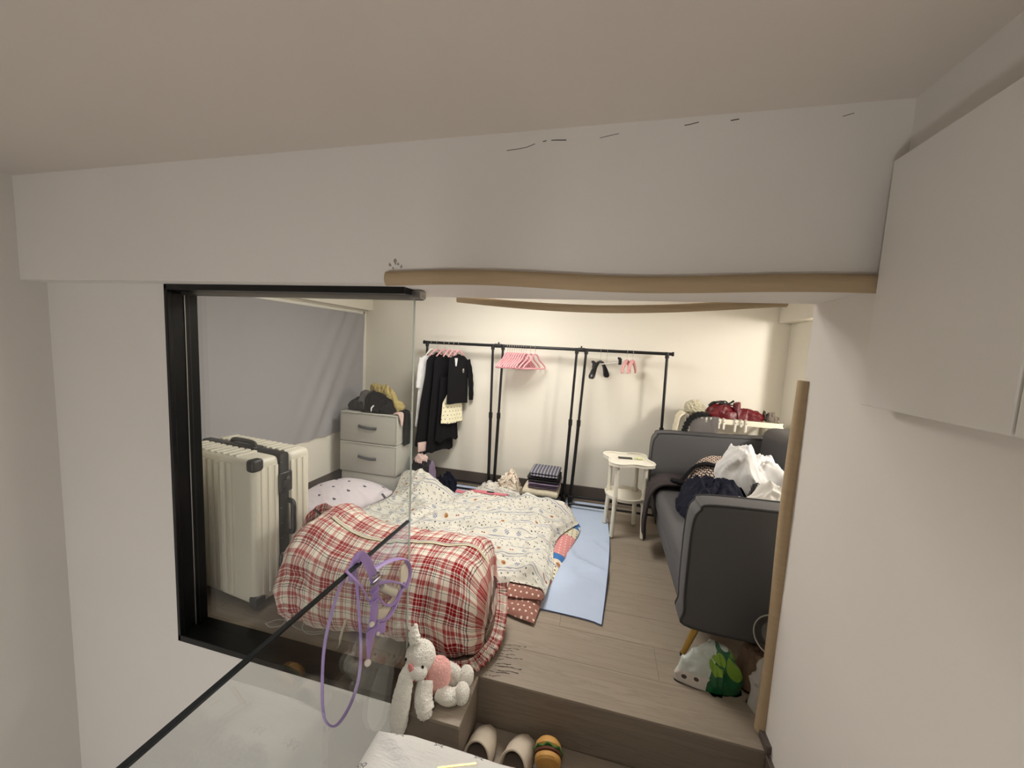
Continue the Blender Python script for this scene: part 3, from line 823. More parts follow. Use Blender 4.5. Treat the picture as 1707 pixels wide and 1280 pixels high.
# garments hung over the right edge of the boxes
cloth('black_cardigan', drape([(-1.650, 2.885, .706), (-1.622, 2.885, .710), (-1.598, 2.885, .700), (-1.588, 2.885, .665), (-1.586, 2.885, .55), (-1.588, 2.885, .42)], [.045, .05, .05, .052, .055, .05], (0, 1, 0), 4, .005, .010, 24), DARKFAB, 'black cardigan hung over the right edge of the topmost storage box', (-1.6, 2.885, .42))
cloth('pale_pink_blouse', drape([(-1.650, 2.795, .704), (-1.622, 2.795, .708), (-1.598, 2.795, .698), (-1.590, 2.795, .66), (-1.589, 2.795, .60)], [.032, .034, .034, .026, .006], (0, 1, 0), 2, .003, .008, 18), PALEPINK, 'pale pink blouse tip hung over the right edge of the topmost storage box', (-1.6, 2.795, .6))
# ------------------------------------------------------------------ bedding on the loft floor
nu, nv = 120, 90
P2 = coons([(-2.2, 1.78), (-.25, 1.772), (.074, 1.748)], [(.074, 1.748), (.10, 2.1), (.118, 2.5), (.115, 2.75), (.10, 3.2)], [(-2.2, 3.20), (-1, 3.2), (.10, 3.2)], [(-2.2, 1.78), (-2.2, 3.20)], nu, nv)
x, y = P2[..., 0], P2[..., 1]
z = .006+.034*np.clip(crumple(x, y, 3, 3.4, 1.1)-.45, 0, 1)*np.clip((x+.35)/.2, 0, 1)*np.clip((y-1.8)/.25, 0, 1)*np.clip((2.72-y)/.2, 0, 1)
P3 = np.stack([x, y, z], -1)
tag(MB().sheet(P3, .004, P2).build('floor_mat', GINGHAM, loc=(-1, 2.4, 0), angle=75), 'pale blue gingham mat spread on the plank floor under the bedding', 'mat')
fm = bpy.data.objects['floor_mat']; HEM = fabric('navy_hem', (62, 72, 104)); fm['_w'] = (-1, 2.4, 0)
MB().tube([tuple(q) for q in P3[:, 0]], .0022, 6).build('hem', HEM, fm); MB().tube([tuple(q) for q in P3[-1]], .0022, 6).build('hem', HEM, fm)

qt = thing('patchwork_quilt', 'thick patchwork quilt with a brown dotted underside, lying beneath the printed blanket', 'quilt', (-.9, 2.3, .01))
nu, nv = 110, 80
Q2 = coons([(-1.70, 1.84), (-.9, 1.84), (-.45, 1.84), (-.222, 1.83)], [(-.222, 1.83), (-.205, 1.95), (-.145, 2.3), (-.085, 2.66), (-.13, 2.80)], [(-1.58, 2.80), (-.9, 2.80), (-.13, 2.80)], [(-1.70, 1.84), (-1.58, 2.80)], nu, nv)
x, y = Q2[..., 0], Q2[..., 1]
U, V = np.meshgrid(np.linspace(0, 1, nu), np.linspace(0, 1, nv), indexing='ij')
ed = np.clip(np.minimum(np.minimum(1-U, V), np.minimum(U, 1-V))*14, 0, 1)
zq = .018+.034*ed**.5+.006*pn(x*7, y*7, 2)
MB().sheet(np.stack([x, y, zq], -1), .008, Q2).build('quilt_top', PATCH, qt, angle=75)
Q3 = coons([(-1.70, 1.815), (-.9, 1.815), (-.53, 1.80), (-.40, 1.69), (-.236, 1.648)], [(-.236, 1.648), (-.225, 1.80), (-.218, 2.0)], [(-1.70, 2.0), (-.218, 2.0)], [(-1.70, 1.815), (-1.70, 2.0)], nu, 30)
x, y = Q3[..., 0], Q3[..., 1]; U, V = np.meshgrid(np.linspace(0, 1, nu), np.linspace(0, 1, 30), indexing='ij')
zq3 = .016+.024*np.clip(np.minimum(V*8, (1-U)*26), 0, 1)**.5+.005*pn(x*9, y*9, 5)
MB().sheet(np.stack([x, y, zq3], -1), .012, Q3).build('underside', BROWNDOT, qt, angle=75)
F2 = coons([(-.40, 1.745), (-.36, 1.752), (-.30, 1.760), (-.225, 1.775)], [(-.225, 1.775), (-.215, 1.80), (-.225, 1.84)], [(-.40, 1.88), (-.32, 1.87), (-.225, 1.84)], [(-.40, 1.745), (-.40, 1.88)], 50, 22)
x, y = F2[..., 0], F2[..., 1]; U, V = np.meshgrid(np.linspace(0, 1, 50), np.linspace(0, 1, 22), indexing='ij')
MB().sheet(np.stack([x, y, .047+.026*np.sin(np.pi*np.clip(V*.75+.08, 0, 1))*np.clip((1-U)*12, .25, 1)+.004*pn(x*14, y*14, 8)], -1), .012, F2).build('folded_corner', BROWNDOT, qt, angle=75)

S2 = coons([(-2.21, 1.95), (-1.58, 1.95)], [(-1.58, 1.95), (-1.56, 2.3), (-1.52, 2.70)], [(-2.21, 2.72), (-1.52, 2.70)], [(-2.21, 1.95), (-2.21, 2.72)], 64, 60)
x, y = S2[..., 0], S2[..., 1]
lav = tag(MB().sheet(np.stack([x, y, rest(['floor_mat', qt], .012, .5)(x, y)+.009+.004*(pn(x*6, y*6, 3)+.7)], -1), .004, S2).build('lavender_sheet', LAVFAB, loc=(-1.9, 2.4, .02), angle=80), 'lavender sheet edge showing between the heart pillow and the printed blanket', 'sheet')
nu, nv = 190, 150
B2 = coons([(-1.72, 1.83), (-1.2, 1.825), (-.55, 1.825), (-.21, 1.825)], [(-.21, 1.825), (-.205, 2.05), (-.225, 2.36), (-.135, 2.62), (-.105, 2.70), (-.155, 2.83)],
           [(-1.575, 2.845), (-1.40, 2.845), (-1.10, 2.825), (-.75, 2.83), (-.35, 2.84), (-.155, 2.83)], [(-1.72, 1.83), (-1.70, 2.2), (-1.58, 2.60), (-1.575, 2.845)], nu, nv)
x, y = B2[..., 0], B2[..., 1]
U, V = np.meshgrid(np.linspace(0, 1, nu), np.linspace(0, 1, nv), indexing='ij')
ed = np.clip(np.minimum(np.minimum(1-U, V)*16, np.minimum(U, 1-V)*16), 0, 1)**.6
def seg_d(x, y, a, b):
    ax, ay = a; dx, dy = b[0]-ax, b[1]-ay
    t = np.clip(((x-ax)*dx+(y-ay)*dy)/(dx*dx+dy*dy), 0, 1); return np.hypot(x-ax-t*dx, y-ay-t*dy)
zb = .062+.026*ed+.048*(crumple(x, y, 1.5, 3.8, .5)-.4)*ed+.010*(crumple(x, y, 5.5, 11, 1.3)-.4)*ed
zb += .145*np.exp(-(seg_d(x, y, (-1.55, 2.79), (-1.28, 2.72))/.10)**2)+.05*np.exp(-(seg_d(x, y, (-1.35, 2.62), (-1.18, 2.45))/.07)**2)
zb += .055*np.exp(-(seg_d(x, y, (-.95, 2.72), (-.25, 2.80))/.07)**2)+.03*np.exp(-(seg_d(x, y, (-1.02, 2.36), (-.6, 2.30))/.05)**2)
zb += .018*np.exp(-(seg_d(x, y, (-.30, 1.9), (-.27, 2.45))/.045)**2)-.02*np.exp(-(seg_d(x, y, (-1.1, 2.75), (-1.2, 2.5))/.04)**2)
zb += .020*np.exp(-(seg_d(x, y, (-.75, 1.98), (-.30, 1.93))/.035)**2)
zb = np.where((V < .02) | (U > .98), zb-.02, zb)
zb = np.maximum(zb, rest([qt, lav, 'floor_mat'], .012, .5)(x, y)+.008)
uvb = np.stack([x*1.0+.2*y, y*1.0-.12*x+.10*np.sin(x*3.1)+.05*pn(x*4, y*4, 9)], -1)
bl = tag(MB().sheet(np.stack([x, y, zb], -1), .004, uvb).build('printed_blanket', BLOSSOM, loc=(-.9, 2.3, .06), angle=80), 'rumpled cream blanket with tiny blossom print spread over the quilt', 'blanket')

# pillow and the lavender sheet under it
pl = [(-2.20, 2.40), (-2.12, 2.62), (-1.95, 2.735), (-1.66, 2.735), (-1.57, 2.60), (-1.66, 2.42), (-1.76, 2.25), (-1.96, 2.17), (-2.14, 2.22)]
tag(heap(pl, .03, .15, 31, .008, 5, prof=(2.0, .55), lump=.22, wob=.02, base=rest([lav, bl, qt], .012, .5)).build('pillow', HEART, loc=(-1.95, 2.45, .03), angle=80), 'plump white pillow with small grey heart print beside the suitcase', 'pillow')
# second blanket heap and folded laundry at the foot of the racks
LATER = {}
def later_throw():
    racks = [o for o in bpy.data.objects if o.parent is None and o.name.startswith('clothes_rack')]
    fl = ['floor_mat', qt, bl, lav]+racks
    th_ = cloth('cream_throw', heap([(-1.02, 2.875), (-.80, 2.86), (-.60, 2.865), (-.50, 2.885), (-.61, 2.925), (-.63, 3.0), (-.80, 3.03), (-1.0, 3.0)], .012, .12, 41, .02, 13, lump=.35, wob=.03, base=rest(fl, .012, .5)), BLOSSOM, 'cream blossom-print throw bunched behind the printed blanket', (-.75, 2.95, .01), 'blanket')
    cloth('floral_blouse', heap([(-.77, 2.94), (-.67, 2.915), (-.605, 2.94), (-.605, 3.02), (-.66, 3.06), (-.75, 3.03)], .012, .12, 44, .03, 24, lump=.3, wob=.04, base=rest(fl+[th_], .012, .5, r=.016)), FLORAL, 'floral blouse crumpled beside the striped shirt', (-.68, 3, .1), 'clothes')
    ps = thing('pink_garment', 'narrow pink garment with a dark tab lying on the blanket edge', 'clothes', (-.95, 2.82, .16))
    hz = rest([bl, th_, 'floor_mat'], .012, .5, r=.022)
    pth = [(px_, py_, float(hz(px_, py_))+.011) for px_, py_ in ((-1.10, 2.825), (-1.03, 2.815), (-.95, 2.805), (-.88, 2.80), (-.80, 2.79), (-.73, 2.785), (-.66, 2.78))]
    n_ = len(bez(pth, 5))
    MB().tube(bez(pth, 5), [.024-.010*max(0, (i_-n_*.7)/(n_*.3)) for i_ in range(n_)], 10, flat=(.4, 1)).build('fabric', PINKFAB, ps)
    MB().tube([(pth[4][0]-.03, pth[4][1], pth[4][2]+.008), (pth[4][0]+.03, pth[4][1]-.004, pth[4][2]+.008)], .012, 8, flat=(.4, 1)).build('tab', NAVYFAB, ps)
    j_ = cloth('grey_jumper', heap([(-1.575, 2.885), (-1.47, 2.875), (-1.37, 2.885), (-1.35, 2.95), (-1.41, 3.02), (-1.56, 3.03)], (.012), .275, 22, .026, 12, prof=(4, .6), lump=.1, wob=.03, base=rest(fl, .012, .25)), CHARFAB, 'dark grey jumper slumped beside the storage boxes', (-1.45, 2.95, 0))
    m_ = cloth('mauve_blouse', heap([(-1.37, 2.875), (-1.29, 2.865), (-1.25, 2.90), (-1.28, 2.945), (-1.36, 2.945)], .012, .10, 27, .018, 16, wob=.03, base=rest(fl+[j_], .012, .25)), MAUVE, 'mauve top tucked beside the dark grey jumper', (-1.31, 2.9, 0))
    cloth('black_sock_pile', heap([(-1.335, 2.97), (-1.24, 2.93), (-1.18, 2.99), (-1.21, 3.07), (-1.31, 3.07)], .012, .11, 25, .02, 18, wob=.03, base=rest(fl+[j_, m_], .012, .25)), NAVYFAB, 'small bunch of dark navy fabric at the foot of the clothes rack', (-1.26, 3, 0))
    cloth('pale_pink_blouse', heap([(-1.52, 2.90), (-1.45, 2.89), (-1.42, 2.93), (-1.46, 2.97), (-1.52, 2.96)], .012, .022, 29, .012, 22, wob=.04, base=rest([j_], .012, .6)), PALEPINK, 'pale pink cloth scrap lying on the dark grey jumper', (-1.47, 2.93, .25))
def folded(name, x0, x1, y0, y1, z, h, n, mat, label, seed, wav=.006, loc=None):
    """a folded garment: n layers with rounded front folds in one mesh"""
    mb = MB(); lh = h/n
    for k in range(n):
        g = 26; a = np.linspace(0, 1, g); c = np.linspace(0, 2*math.pi, 22, endpoint=False)
        j = RNG.uniform(-1, 1, 4)*.007
        xs = x0+j[0]+(x1+j[1]-x0-j[0])*a
        ym, hy_ = (y0+y1)/2, (y1-y0)/2+j[2]
        P = np.zeros((22, g, 3))
        for i, t in enumerate(c):
            cx, sx = math.copysign(abs(math.cos(t))**.45, math.cos(t)), math.copysign(abs(math.sin(t))**.8, math.sin(t))
            P[i, :, 0] = xs; P[i, :, 1] = ym+hy_*cx+.004*pn(xs*20, k+seed, i*.3)
            P[i, :, 2] = z+lh*(k+.5)+sx*lh*.52+wav*pn(xs*9+seed, ym, k*1.7)
        P[:, 0, 1:] = np.stack([np.full(22, ym)+(P[:, 0, 1]-ym)*.9, z+lh*(k+.5)+(P[:, 0, 2]-z-lh*(k+.5))*.5], -1)
        P[:, -1, 1:] = np.stack([np.full(22, ym)+(P[:, -1, 1]-ym)*.9, z+lh*(k+.5)+(P[:, -1, 2]-z-lh*(k+.5))*.5], -1)
        o = len(mb.v)
        mb.grid(P, np.stack([P[..., 0], P[..., 1]*.8+P[..., 2]], -1), closed_u=True)
        mb.f.append(tuple(o+i*g for i in range(22))); mb.f.append(tuple(o+i*g+g-1 for i in range(21, -1, -1)))
    return cloth(name, mb, mat, label, loc or ((x0+x1)/2, (y0+y1)/2, z), 'clothes', 'folded laundry at the foot of the racks')
LZ = .0525                                            # the pile stands on the bottom rails of the middle rack
folded('laundry_mat', -.585, -.290, 2.945, 3.225, LZ+.004, .028, 1, LEATHER, 'flat black pouch under the folded laundry', 1, .001)
folded('fleece_blanket', -.585, -.285, 2.95, 3.22, LZ+.034, .070, 1, FLEECE, 'folded cream fleece under the striped garments', 2, .002)
folded('folded_trousers', -.535, -.290, 2.955, 3.20, LZ+.107, .050, 3, MAUVE, 'mauve-grey folded trousers on the cream fleece', 3, .0015)
folded('folded_jacket', -.545, -.292, 2.95, 3.19, LZ+.160, .046, 2, CHARFAB, 'dark folded jacket beneath the striped shirt', 4, .0015)
folded('striped_shirt', -.525, -.292, 2.945, 3.19, LZ+.209, .040, 2, STRIPE, 'grey striped shirt folded on top of the laundry pile', 5, .0015)

# ------------------------------------------------------------------ plaid bag
pb = thing('plaid_storage_bag', 'big stuffed red plaid storage bag with a cream zip standing by the glass', 'bag', (-.87, 1.52, 0))
NS, NC = 84, 64
sv = np.linspace(0, 1, NS)
Pb = np.zeros((NC, NS, 3)); uvp = np.zeros((NC, NS, 2))
def bag_surface(tt, s, off=0.0):
    """tt: angle round the section (0 = +y side, pi/2 = top); s: 0 left end .. 1 right end"""
    e = np.clip(np.minimum(s, 1-s)/.16, 0, 1); cap = (1-(1-e)**2.6)**.5
    L0, L1 = -1.385, -.415
    xx = L0+(L1-L0)*s
    yc = 1.53-.02*np.cos(s*3); hy_ = .235*(.30+.70*cap)*(1+.04*np.sin(s*9))
    H_ = (.405+.05*np.exp(-((s-.16)/.10)**2)-.03*np.exp(-((s-.42)/.16)**2)+.018*np.sin(s*6))*(.28+.72*cap)
    c, s_ = np.cos(tt), np.sin(tt)
    k = .62
    cc = np.sign(c)*np.abs(c)**k; ss = np.sign(s_)*np.abs(s_)**k
    y_ = yc+(hy_+off)*cc*(1-.12*np.clip(ss, 0, 1)); z_ = H_*.5+(H_*.5+off)*ss
    return xx, y_, z_
tt = np.arange(NC)*2*math.pi/NC
TT, SS = np.meshgrid(tt, sv, indexing='ij')
bx_, by_, bz_ = bag_surface(TT, SS)
endm = np.clip(1-np.minimum(SS, 1-SS)/.3, 0, 1)
w = .014*(folds(bx_*1.0, bz_+by_, 2, 9, 1.2)-.4)+.010*pn(bx_*5, by_*5, bz_*5)+.018*endm*(folds(bx_, bz_*1.4+by_, 6, 15, .2)-.4)
nrm_y, nrm_z = np.cos(TT), np.sin(TT)
by_ = by_+w*nrm_y*1.3; bz_ = np.maximum(bz_+w*nrm_z, .003+.0*bz_); bx_ = bx_+.03*pn(by_*6, bz_*6, 3)*endm+.012*endm*(folds(by_, bz_, 9, 16, .8)-.4)
bz_ = np.where(bz_ < .02, np.maximum(bz_, .003), bz_)
Pb = np.stack([bx_, by_, bz_], -1)
per = np.concatenate([[0], np.cumsum(np.hypot(np.diff(by_[:, NS//2]), np.diff(bz_[:, NS//2])))])
uvp = np.stack([np.broadcast_to((sv*1.05)[None], (NC, NS))+.02*pn(bx_*3, by_*3, bz_*3), np.broadcast_to(per[:, None], (NC, NS))+.25*bx_*0+.02*pn(by_*4, bx_*4, 2)], -1)
mb = MB(); mb.grid(Pb, uvp, closed_u=True)
mb.f.append(tuple(i*NS for i in range(NC))); mb.f.append(tuple(i*NS+NS-1 for i in range(NC-1, -1, -1)))
mb.build('body', PLAID, pb, angle=80)
def on_bag(t, s, off=.006):
    i = (t % (2*math.pi))/(2*math.pi)*NC; a = int(i) % NC; fr_ = i-int(i); b_ = (a+1) % NC
    j = s*(NS-1); c = min(int(j), NS-2); g = j-c
    q = (Pb[a, c]*(1-fr_)+Pb[b_, c]*fr_)*(1-g)+(Pb[a, c+1]*(1-fr_)+Pb[b_, c+1]*fr_)*g
    return (q[0], q[1]+off*math.cos(t), q[2]+off*math.sin(t))
ZIP = plain('cream_zip', (222, 210, 178), .6, .05)
zt = [on_bag(math.pi*.50+.10*math.sin(s*4), s, .004) for s in np.linspace(.20, .965, 50)]
zo = MB().tube(zt, .0105, 8, flat=(.35, 1)).build('zip_tape', ZIP, pb)
sub(MB().tube([(q[0], q[1], q[2]+.004) for q in zt], .0028, 6), 'zip_teeth', WHITEFAB, zo)
# peaked corner at the left end
nu, nv = 40, 28
U, V = np.meshgrid(np.linspace(0, 1, nu), np.linspace(0, 1, nv), indexing='ij')
fx = -1.375+.20*U+.03*V; fy = 1.52+.16*U-.05*V; fz = .30+V*(.165*np.exp(-((U-.35)/.42)**2)+.02)+.012*folds(U*.3, V*.3, 4, 16, 1.5)
fx2 = fx+.015*pn(U*4, V*4, 1)
MB().sheet(np.stack([fx2, fy-.02*np.sin(V*3), fz], -1), .012, np.stack([U*.24, V*.2+.3], -1)).build('corner_flap', PLAID, pb, angle=80)
pk = bez([(-1.31, 1.50, .47), (-1.285, 1.515, .435), (-1.275, 1.50, .40), (-1.24, 1.47, .37)], 6)
MB().tube(pk, .005, 8).build('piping', CHARFAB, pb)
# ruffled seam round the right end
rp = bez([(-.418, 1.66, .16), (-.395, 1.60, .09), (-.385, 1.50, .035), (-.40, 1.41, .028), (-.44, 1.34, .02), (-.53, 1.305, .018), (-.64, 1.295, .02)], 14)
n = len(rp); Rf = np.zeros((n, 7, 3)); uvr = np.zeros((n, 7, 2)); acc = 0
for i, q in enumerate(rp):
    tq = np.array(rp[min(i+1, n-1)])-np.array(rp[max(i-1, 0)]); tq /= np.linalg.norm(tq)
    out = np.cross(tq, (0, 0, 1)); out = out/np.linalg.norm(out)
    if np.dot(out, np.array([q[0]+.87, q[1]-1.52, 0])) < 0: out = -out
    for k in range(7):
        kk = k/6
        Rf[i, k] = np.array(q)+out*(-.012+.052*kk)+np.array([0, 0, .006+.012*(1-kk)+.013*kk*math.sin(i*1.5)])
        uvr[i, k] = (i*.010, kk*.07+.05)
Rf[..., 2] = np.maximum(Rf[..., 2], .004)
MB().sheet(Rf, .003, uvr).build('ruffled_seam', PLAID, pb, angle=80)
MB().tube(bez([(-.98, 1.30, .12), (-.985, 1.275, .07), (-.99, 1.272, .03), (-1.0, 1.27, .008)], 6), [.010-.0003*i for i in range(19)], 8, flat=(1, .4)).build('strap_end', CREAMFAB, pb)
# white cable on the boards
CABLE = plain('white_cable', (206, 204, 198), .5, .0)
cb = []
for i in range(90):
    t = i/89*13.5; cb.append((-1.235+.060*math.cos(t)*(1+.25*math.sin(t*.37))+.0022*i*.4, 1.34+.030*math.sin(t)*(1+.2*math.cos(t*.53)), .005+.002*math.sin(t*2.3)))
tag(MB().tube(cb, .0022, 6).build('white_cable', CABLE, loc=(-1.23, 1.34, 0)), 'thin white cable coiled on the boards between suitcase and plaid bag', 'cable')
c2 = bez([(-1.40, 1.30, .004), (-1.37, 1.335, .004), (-1.33, 1.34, .006), (-1.325, 1.31, .006), (-1.36, 1.29, .004), (-1.40, 1.30, .006)], 8)
tag(MB().tube(c2, .0024, 6).build('cable_loop', CABLE, loc=(-1.36, 1.31, 0)), 'short white cable loop lying under the suitcase edge', 'cable')
# ------------------------------------------------------------------ clothes racks
RACK = plain('black_rack_tube', (18, 18, 19), .38, .08); RACKP = plain('black_rack_plastic', (13, 13, 14), .5, .0)
YR, ZR = 3.13, 1.297
RG = 'black clothes racks along the back wall'
def rack(xa, xb, label, la=0.0, lb=0.0, ends=(0, 0)):
    t = thing('clothes_rack', label, 'clothes rack', ((xa+xb)/2, YR, 0), 0, RG)
    e0, e1 = ends
    MB().tube([(xa-e0, YR, ZR), (xb+e1, YR, ZR)], .0125, 14).build('top_rail', RACK, t)
    for x, lean, sgn in ((xa, la, -1), (xb, lb, 1)):
        zj = .70
        xm = x+lean*(1-zj/ZR)
        lo = MB().tube([(x+lean, YR, .05), (xm, YR, zj)], .0135, 14).build('lower_post', RACK, t)
        MB().tube([(xm, YR, zj), (x, YR, ZR)], .0105, 14).build('upper_post', RACK, t)
        sub(MB().tube([(xm, YR, zj-.03), (xm, YR, zj+.02)], .0165, 14), 'collar', RACKP, lo)
        MB().tube([(x, YR, ZR-.035), (x, YR, ZR+.013)], .0155, 14).build('rail_bracket', RACKP, t)
        xx = x+lean
        ft = MB().tube([(xx, YR-.135, .022), (xx, YR+.125, .022)], .0125, 12).build('foot', RACK, t)
        for yy_ in (YR-.135, YR+.125):
            sub(MB().tube([(xx, yy_-.012, .022), (xx, yy_+.012, .022)], .0175, 12).rbox(xx-.012, xx+.012, yy_-.01, yy_+.01, 0, .02, .003, 1), 'end_cap', RACKP, ft)
        MB().rbox(xx-.02, xx+.02, YR-.02, YR+.02, .01, .075, .006, 2).build('foot_joint', RACKP, t)
        if (sgn < 0 and e0) or (sgn > 0 and e1):
            e = e0 if sgn < 0 else e1
            MB().tube([(x+sgn*(e-.006), YR, ZR), (x+sgn*(e+.006), YR, ZR)], .0165, 14).build('rail_cap', RACKP, t)
    for yy_ in (YR-.09, YR+.08):
        MB().tube([(xa+la, yy_, .042), (xb+lb, yy_, .042)], .0095, 10).build('bottom_rail', RACK, t)
    return t
rack(-1.545, -.935, 'black metal clothes rack holding the dark dresses', .0, .012, (.03, .02))
rack(-.845, -.225, 'black metal clothes rack holding the pink hangers', -.028, -.035, (.02, .02))
rack(-.150, .462, 'black metal clothes rack beside the flower-shaped table', -.05, .012, (.02, .04))
for xk, lab in ((-.885, 'small black clamp knob joining the rails above the pink hangers'), (-.19, 'small black clamp knob joining the rails near the black hanger')):
    tag(MB().rbox(xk-.028, xk+.028, YR-.016, YR+.016, ZR-.018, ZR+.016, .006, 2).tube([(xk, YR, ZR+.014), (xk, YR, ZR+.03)], .006, 10).build('rail_clamp', RACKP, loc=(xk, YR, ZR)), lab, 'clamp')

# ------------------------------------------------------------------ hangers
PINKPL = plain('pink_plastic', (222, 160, 165), .45, .05); WIRE = plain('hook_wire', (190, 188, 180), .3, .0, metal=.9)
BLACKPL = plain('black_plastic', (20, 20, 21), .35, .0); WHITEPL = plain('white_clip_plastic', (228, 224, 212), .4, .02)
def hook(mb, zt, yaw=0.0):
    """wire hook over the rail: local origin = centre of the rail"""
    return mb.tube([(q[0]*math.cos(yaw), q[0]*math.sin(yaw), q[2]) for q in bez([(0, 0, zt), (0, 0, -.036), (0.002, -.0, -.026), (.0145, 0, -.010), (.0150, 0, .004), (.006, 0, .0150), (-.006, 0, .0150), (-.0150, 0, .004), (-.0155, 0, -.006)], 6)], .0017, 6)
def hanger(loc, rz, label, mat, hw=.135, r=.0055, group=None, name='clothes_hanger', tilt=0.0):
    t = thing(name, label, 'hanger', loc, rz, group)
    body = bez([(0, 0, -.055), (hw*.22, 0, -.068), (hw*.42, 0, -.105), (hw*.80, 0, -.142), (hw, 0, -.165), (hw*.97, 0, -.178)], 6)
    P = body+[(x_, 0, -.178) for x_ in np.linspace(hw*.9, -hw*.9, 8)]+[(-q[0], 0, q[2]) for q in body[::-1]]
    part(MB().tube(P, r, 8, closed=True, flat=(1, 1.25)), 'body', mat, t)
    part(hook(MB(), -.056, math.pi/2-rz), 'hook', WIRE, t)
    return t
PG = 'empty pink hangers on the black rack'
hx_ = np.concatenate([np.linspace(-.805, -.645, 9), [-.607, -.566]])
first = None
for i, xh in enumerate(hx_):
    rz = math.radians(62) if i < 9 else math.radians(60-4*(i-9))
    lab = 'empty pink plastic hanger on the black rack between the two pairs of posts'
    if first is None: first = hanger((xh, YR, ZR), rz, lab, PINKPL, .128, .0062, PG)
    else: dup(first, (xh, YR, ZR), rz, 'pink plastic hanger ending the bunch, its whole triangle in sight' if i == len(hx_)-1 else None)

# black moulded hanger, white wire clip hanger, pink floral padded hanger
bh = thing('suit_hanger', 'black moulded suit hanger with broad shoulder ends on the rack', 'hanger', (-.035, YR, ZR), math.radians(68))
for sx in (-1, 1):
    pth = bez([(0, 0, -.085), (sx*.05, 0, -.100), (sx*.11, 0, -.150), (sx*.155, 0, -.215)], 7)
    rr_ = np.interp(np.linspace(0, 1, len(pth)), [0, .5, .9, 1], [.012, .014, .024, .017])
    part(MB().tube(pth, list(rr_), 12, flat=(.7, 1.15)), 'shoulder_arm', BLACKPL, bh)
part(hook(MB(), -.09, math.radians(22)), 'hook', WIRE, bh)
ch = thing('clip_hanger', 'slim white clip hanger with dark clips beside the black suit hanger', 'hanger', (.015, YR, ZR), math.radians(12))
bar = part(MB().tube([(-.115, 0, -.118), (.125, 0, -.080)], .004, 8), 'bar', WHITEPL, ch)
part(hook(MB(), -.10, math.radians(78)), 'hook', WIRE, ch)
for xc, zc in ((-.10, -.112), (.105, -.075)):
    part(MB().rbox(xc-.012, xc+.012, -.010, .010, zc-.03, zc+.022, .004, 2).rbox(xc-.02, xc+.004, -.006, .006, zc+.012, zc+.03, .003, 1), 'clip', CHARFAB, ch)
fl = plain('pink_floral', (220, 160, 158), .8, .5, 90)
for k, (xh, rz) in enumerate(((.168, 66), (.212, 66))):
    t = thing('padded_hanger', 'small pink floral padded hanger %s' % ('next to the clip hanger' if k == 0 else 'hanging edge-on behind the other padded one'), 'hanger', (xh, YR, ZR), math.radians(rz))
    pth = bez([(-.085, 0, -.165), (-.07, 0, -.125), (-.03, 0, -.085), (0, 0, -.07), (.03, 0, -.085), (.07, 0, -.125), (.085, 0, -.165)], 6)
    part(MB().tube(pth, [.009+.005*math.sin(math.pi*i/(len(pth)-1)) for i in range(len(pth))], 10), 'padded_arm', fl, t)
    part(hook(MB(), -.07, math.radians(90-rz)), 'hook', WIRE, t)
    part(MB().blob((0, -.008, -.075), (.016, .008, .010), 12, 8), 'bow', PINKFAB, t)

# ------------------------------------------------------------------ hanging garments
def garment_mesh(levels, npl=9, amp=.012, seed=0, n=64, hem=0.0, shift=0.0):
    """levels: (z, half width, half depth); pleats grow towards the hem; local origin on the rail"""
    Z = np.array([l[0] for l in levels]); zz_ = np.linspace(Z[0], Z[-1], 36)
    hw = np.interp(-zz_, -Z, [l[1] for l in levels]); hd = np.interp(-zz_, -Z, [l[2] for l in levels])
    th = np.arange(n)*2*math.pi/n
    P = np.zeros((n, 36, 3))
    for j in range(36):
        f = j/35
        pl = 1+0*th
        w_ = amp*f*(np.cos(npl*th+seed+.8*np.sin(th*2))+.6*pn(np.cos(th)*2.2+seed, np.sin(th)*2.2, zz_[j]*5))
        cx = np.sign(np.cos(th))*np.abs(np.cos(th))**.8
        P[:, j, 0] = (hw[j])*cx+w_*np.cos(th)*.6+shift*f; P[:, j, 1] = hd[j]*np.sin(th)+w_*np.sin(th)*1.4
        P[:, j, 2] = zz_[j]+f**6*hem*(np.sin(npl*.5*th+seed)+pn(np.cos(th)*3, np.sin(th)*3, seed))+ (-.045*np.abs(np.cos(th))**1.5 if j == 0 else 0)*1
    mb = MB(); mb.grid(P, np.stack([P[..., 0]+P[..., 1]*.7, P[..., 2]], -1), closed_u=True)
    mb.f.append(tuple(i*36 for i in range(n))); mb.f.append(tuple(i*36+35 for i in range(n-1, -1, -1)))
    return mb
def garment(name, label, x, rz, levels, mat, hmat=PINKPL, npl=9, amp=.012, seed=0, hem=.0, sleeve=None, hw=.15, shift=0.0):
    t = thing(name, label, 'clothes', (x, YR, ZR), math.radians(rz), 'garments on the black rack')
    part(garment_mesh(levels, npl, amp, seed, hem=hem, shift=shift), 'body', mat, t, angle=80)
    if sleeve:
        for sx in sleeve[0]:
            pth = bez([(sx*hw*.95, 0, -.14), (sx*(hw+.02), -.01, -.24), (sx*(hw+.035), -.015, -.36), (sx*(hw+.04), -.018, sleeve[1])], 8)
            part(MB().tube(pth, [.030-.006*i/(len(pth)-1)+.002*math.sin(i*1.3) for i in range(len(pth))], 14, flat=(1, .5) if abs(rz) < 1 else (.55, 1)), 'sleeve', sleeve[2] if len(sleeve) > 2 else mat, t)
    h = MB().tube(bez([(-hw*.62, 0, -.118), (-hw*.3, 0, -.078), (0, 0, -.058), (hw*.3, 0, -.078), (hw*.62, 0, -.118)], 6), .0065, 8)
    part(h, 'hanger_arm', hmat, t); part(hook(MB(), -.058, math.radians(90-rz)), 'hanger_hook', WIRE, t)
    return t
GR = 58                                                # hangers hang askew of the rail, one beside the other
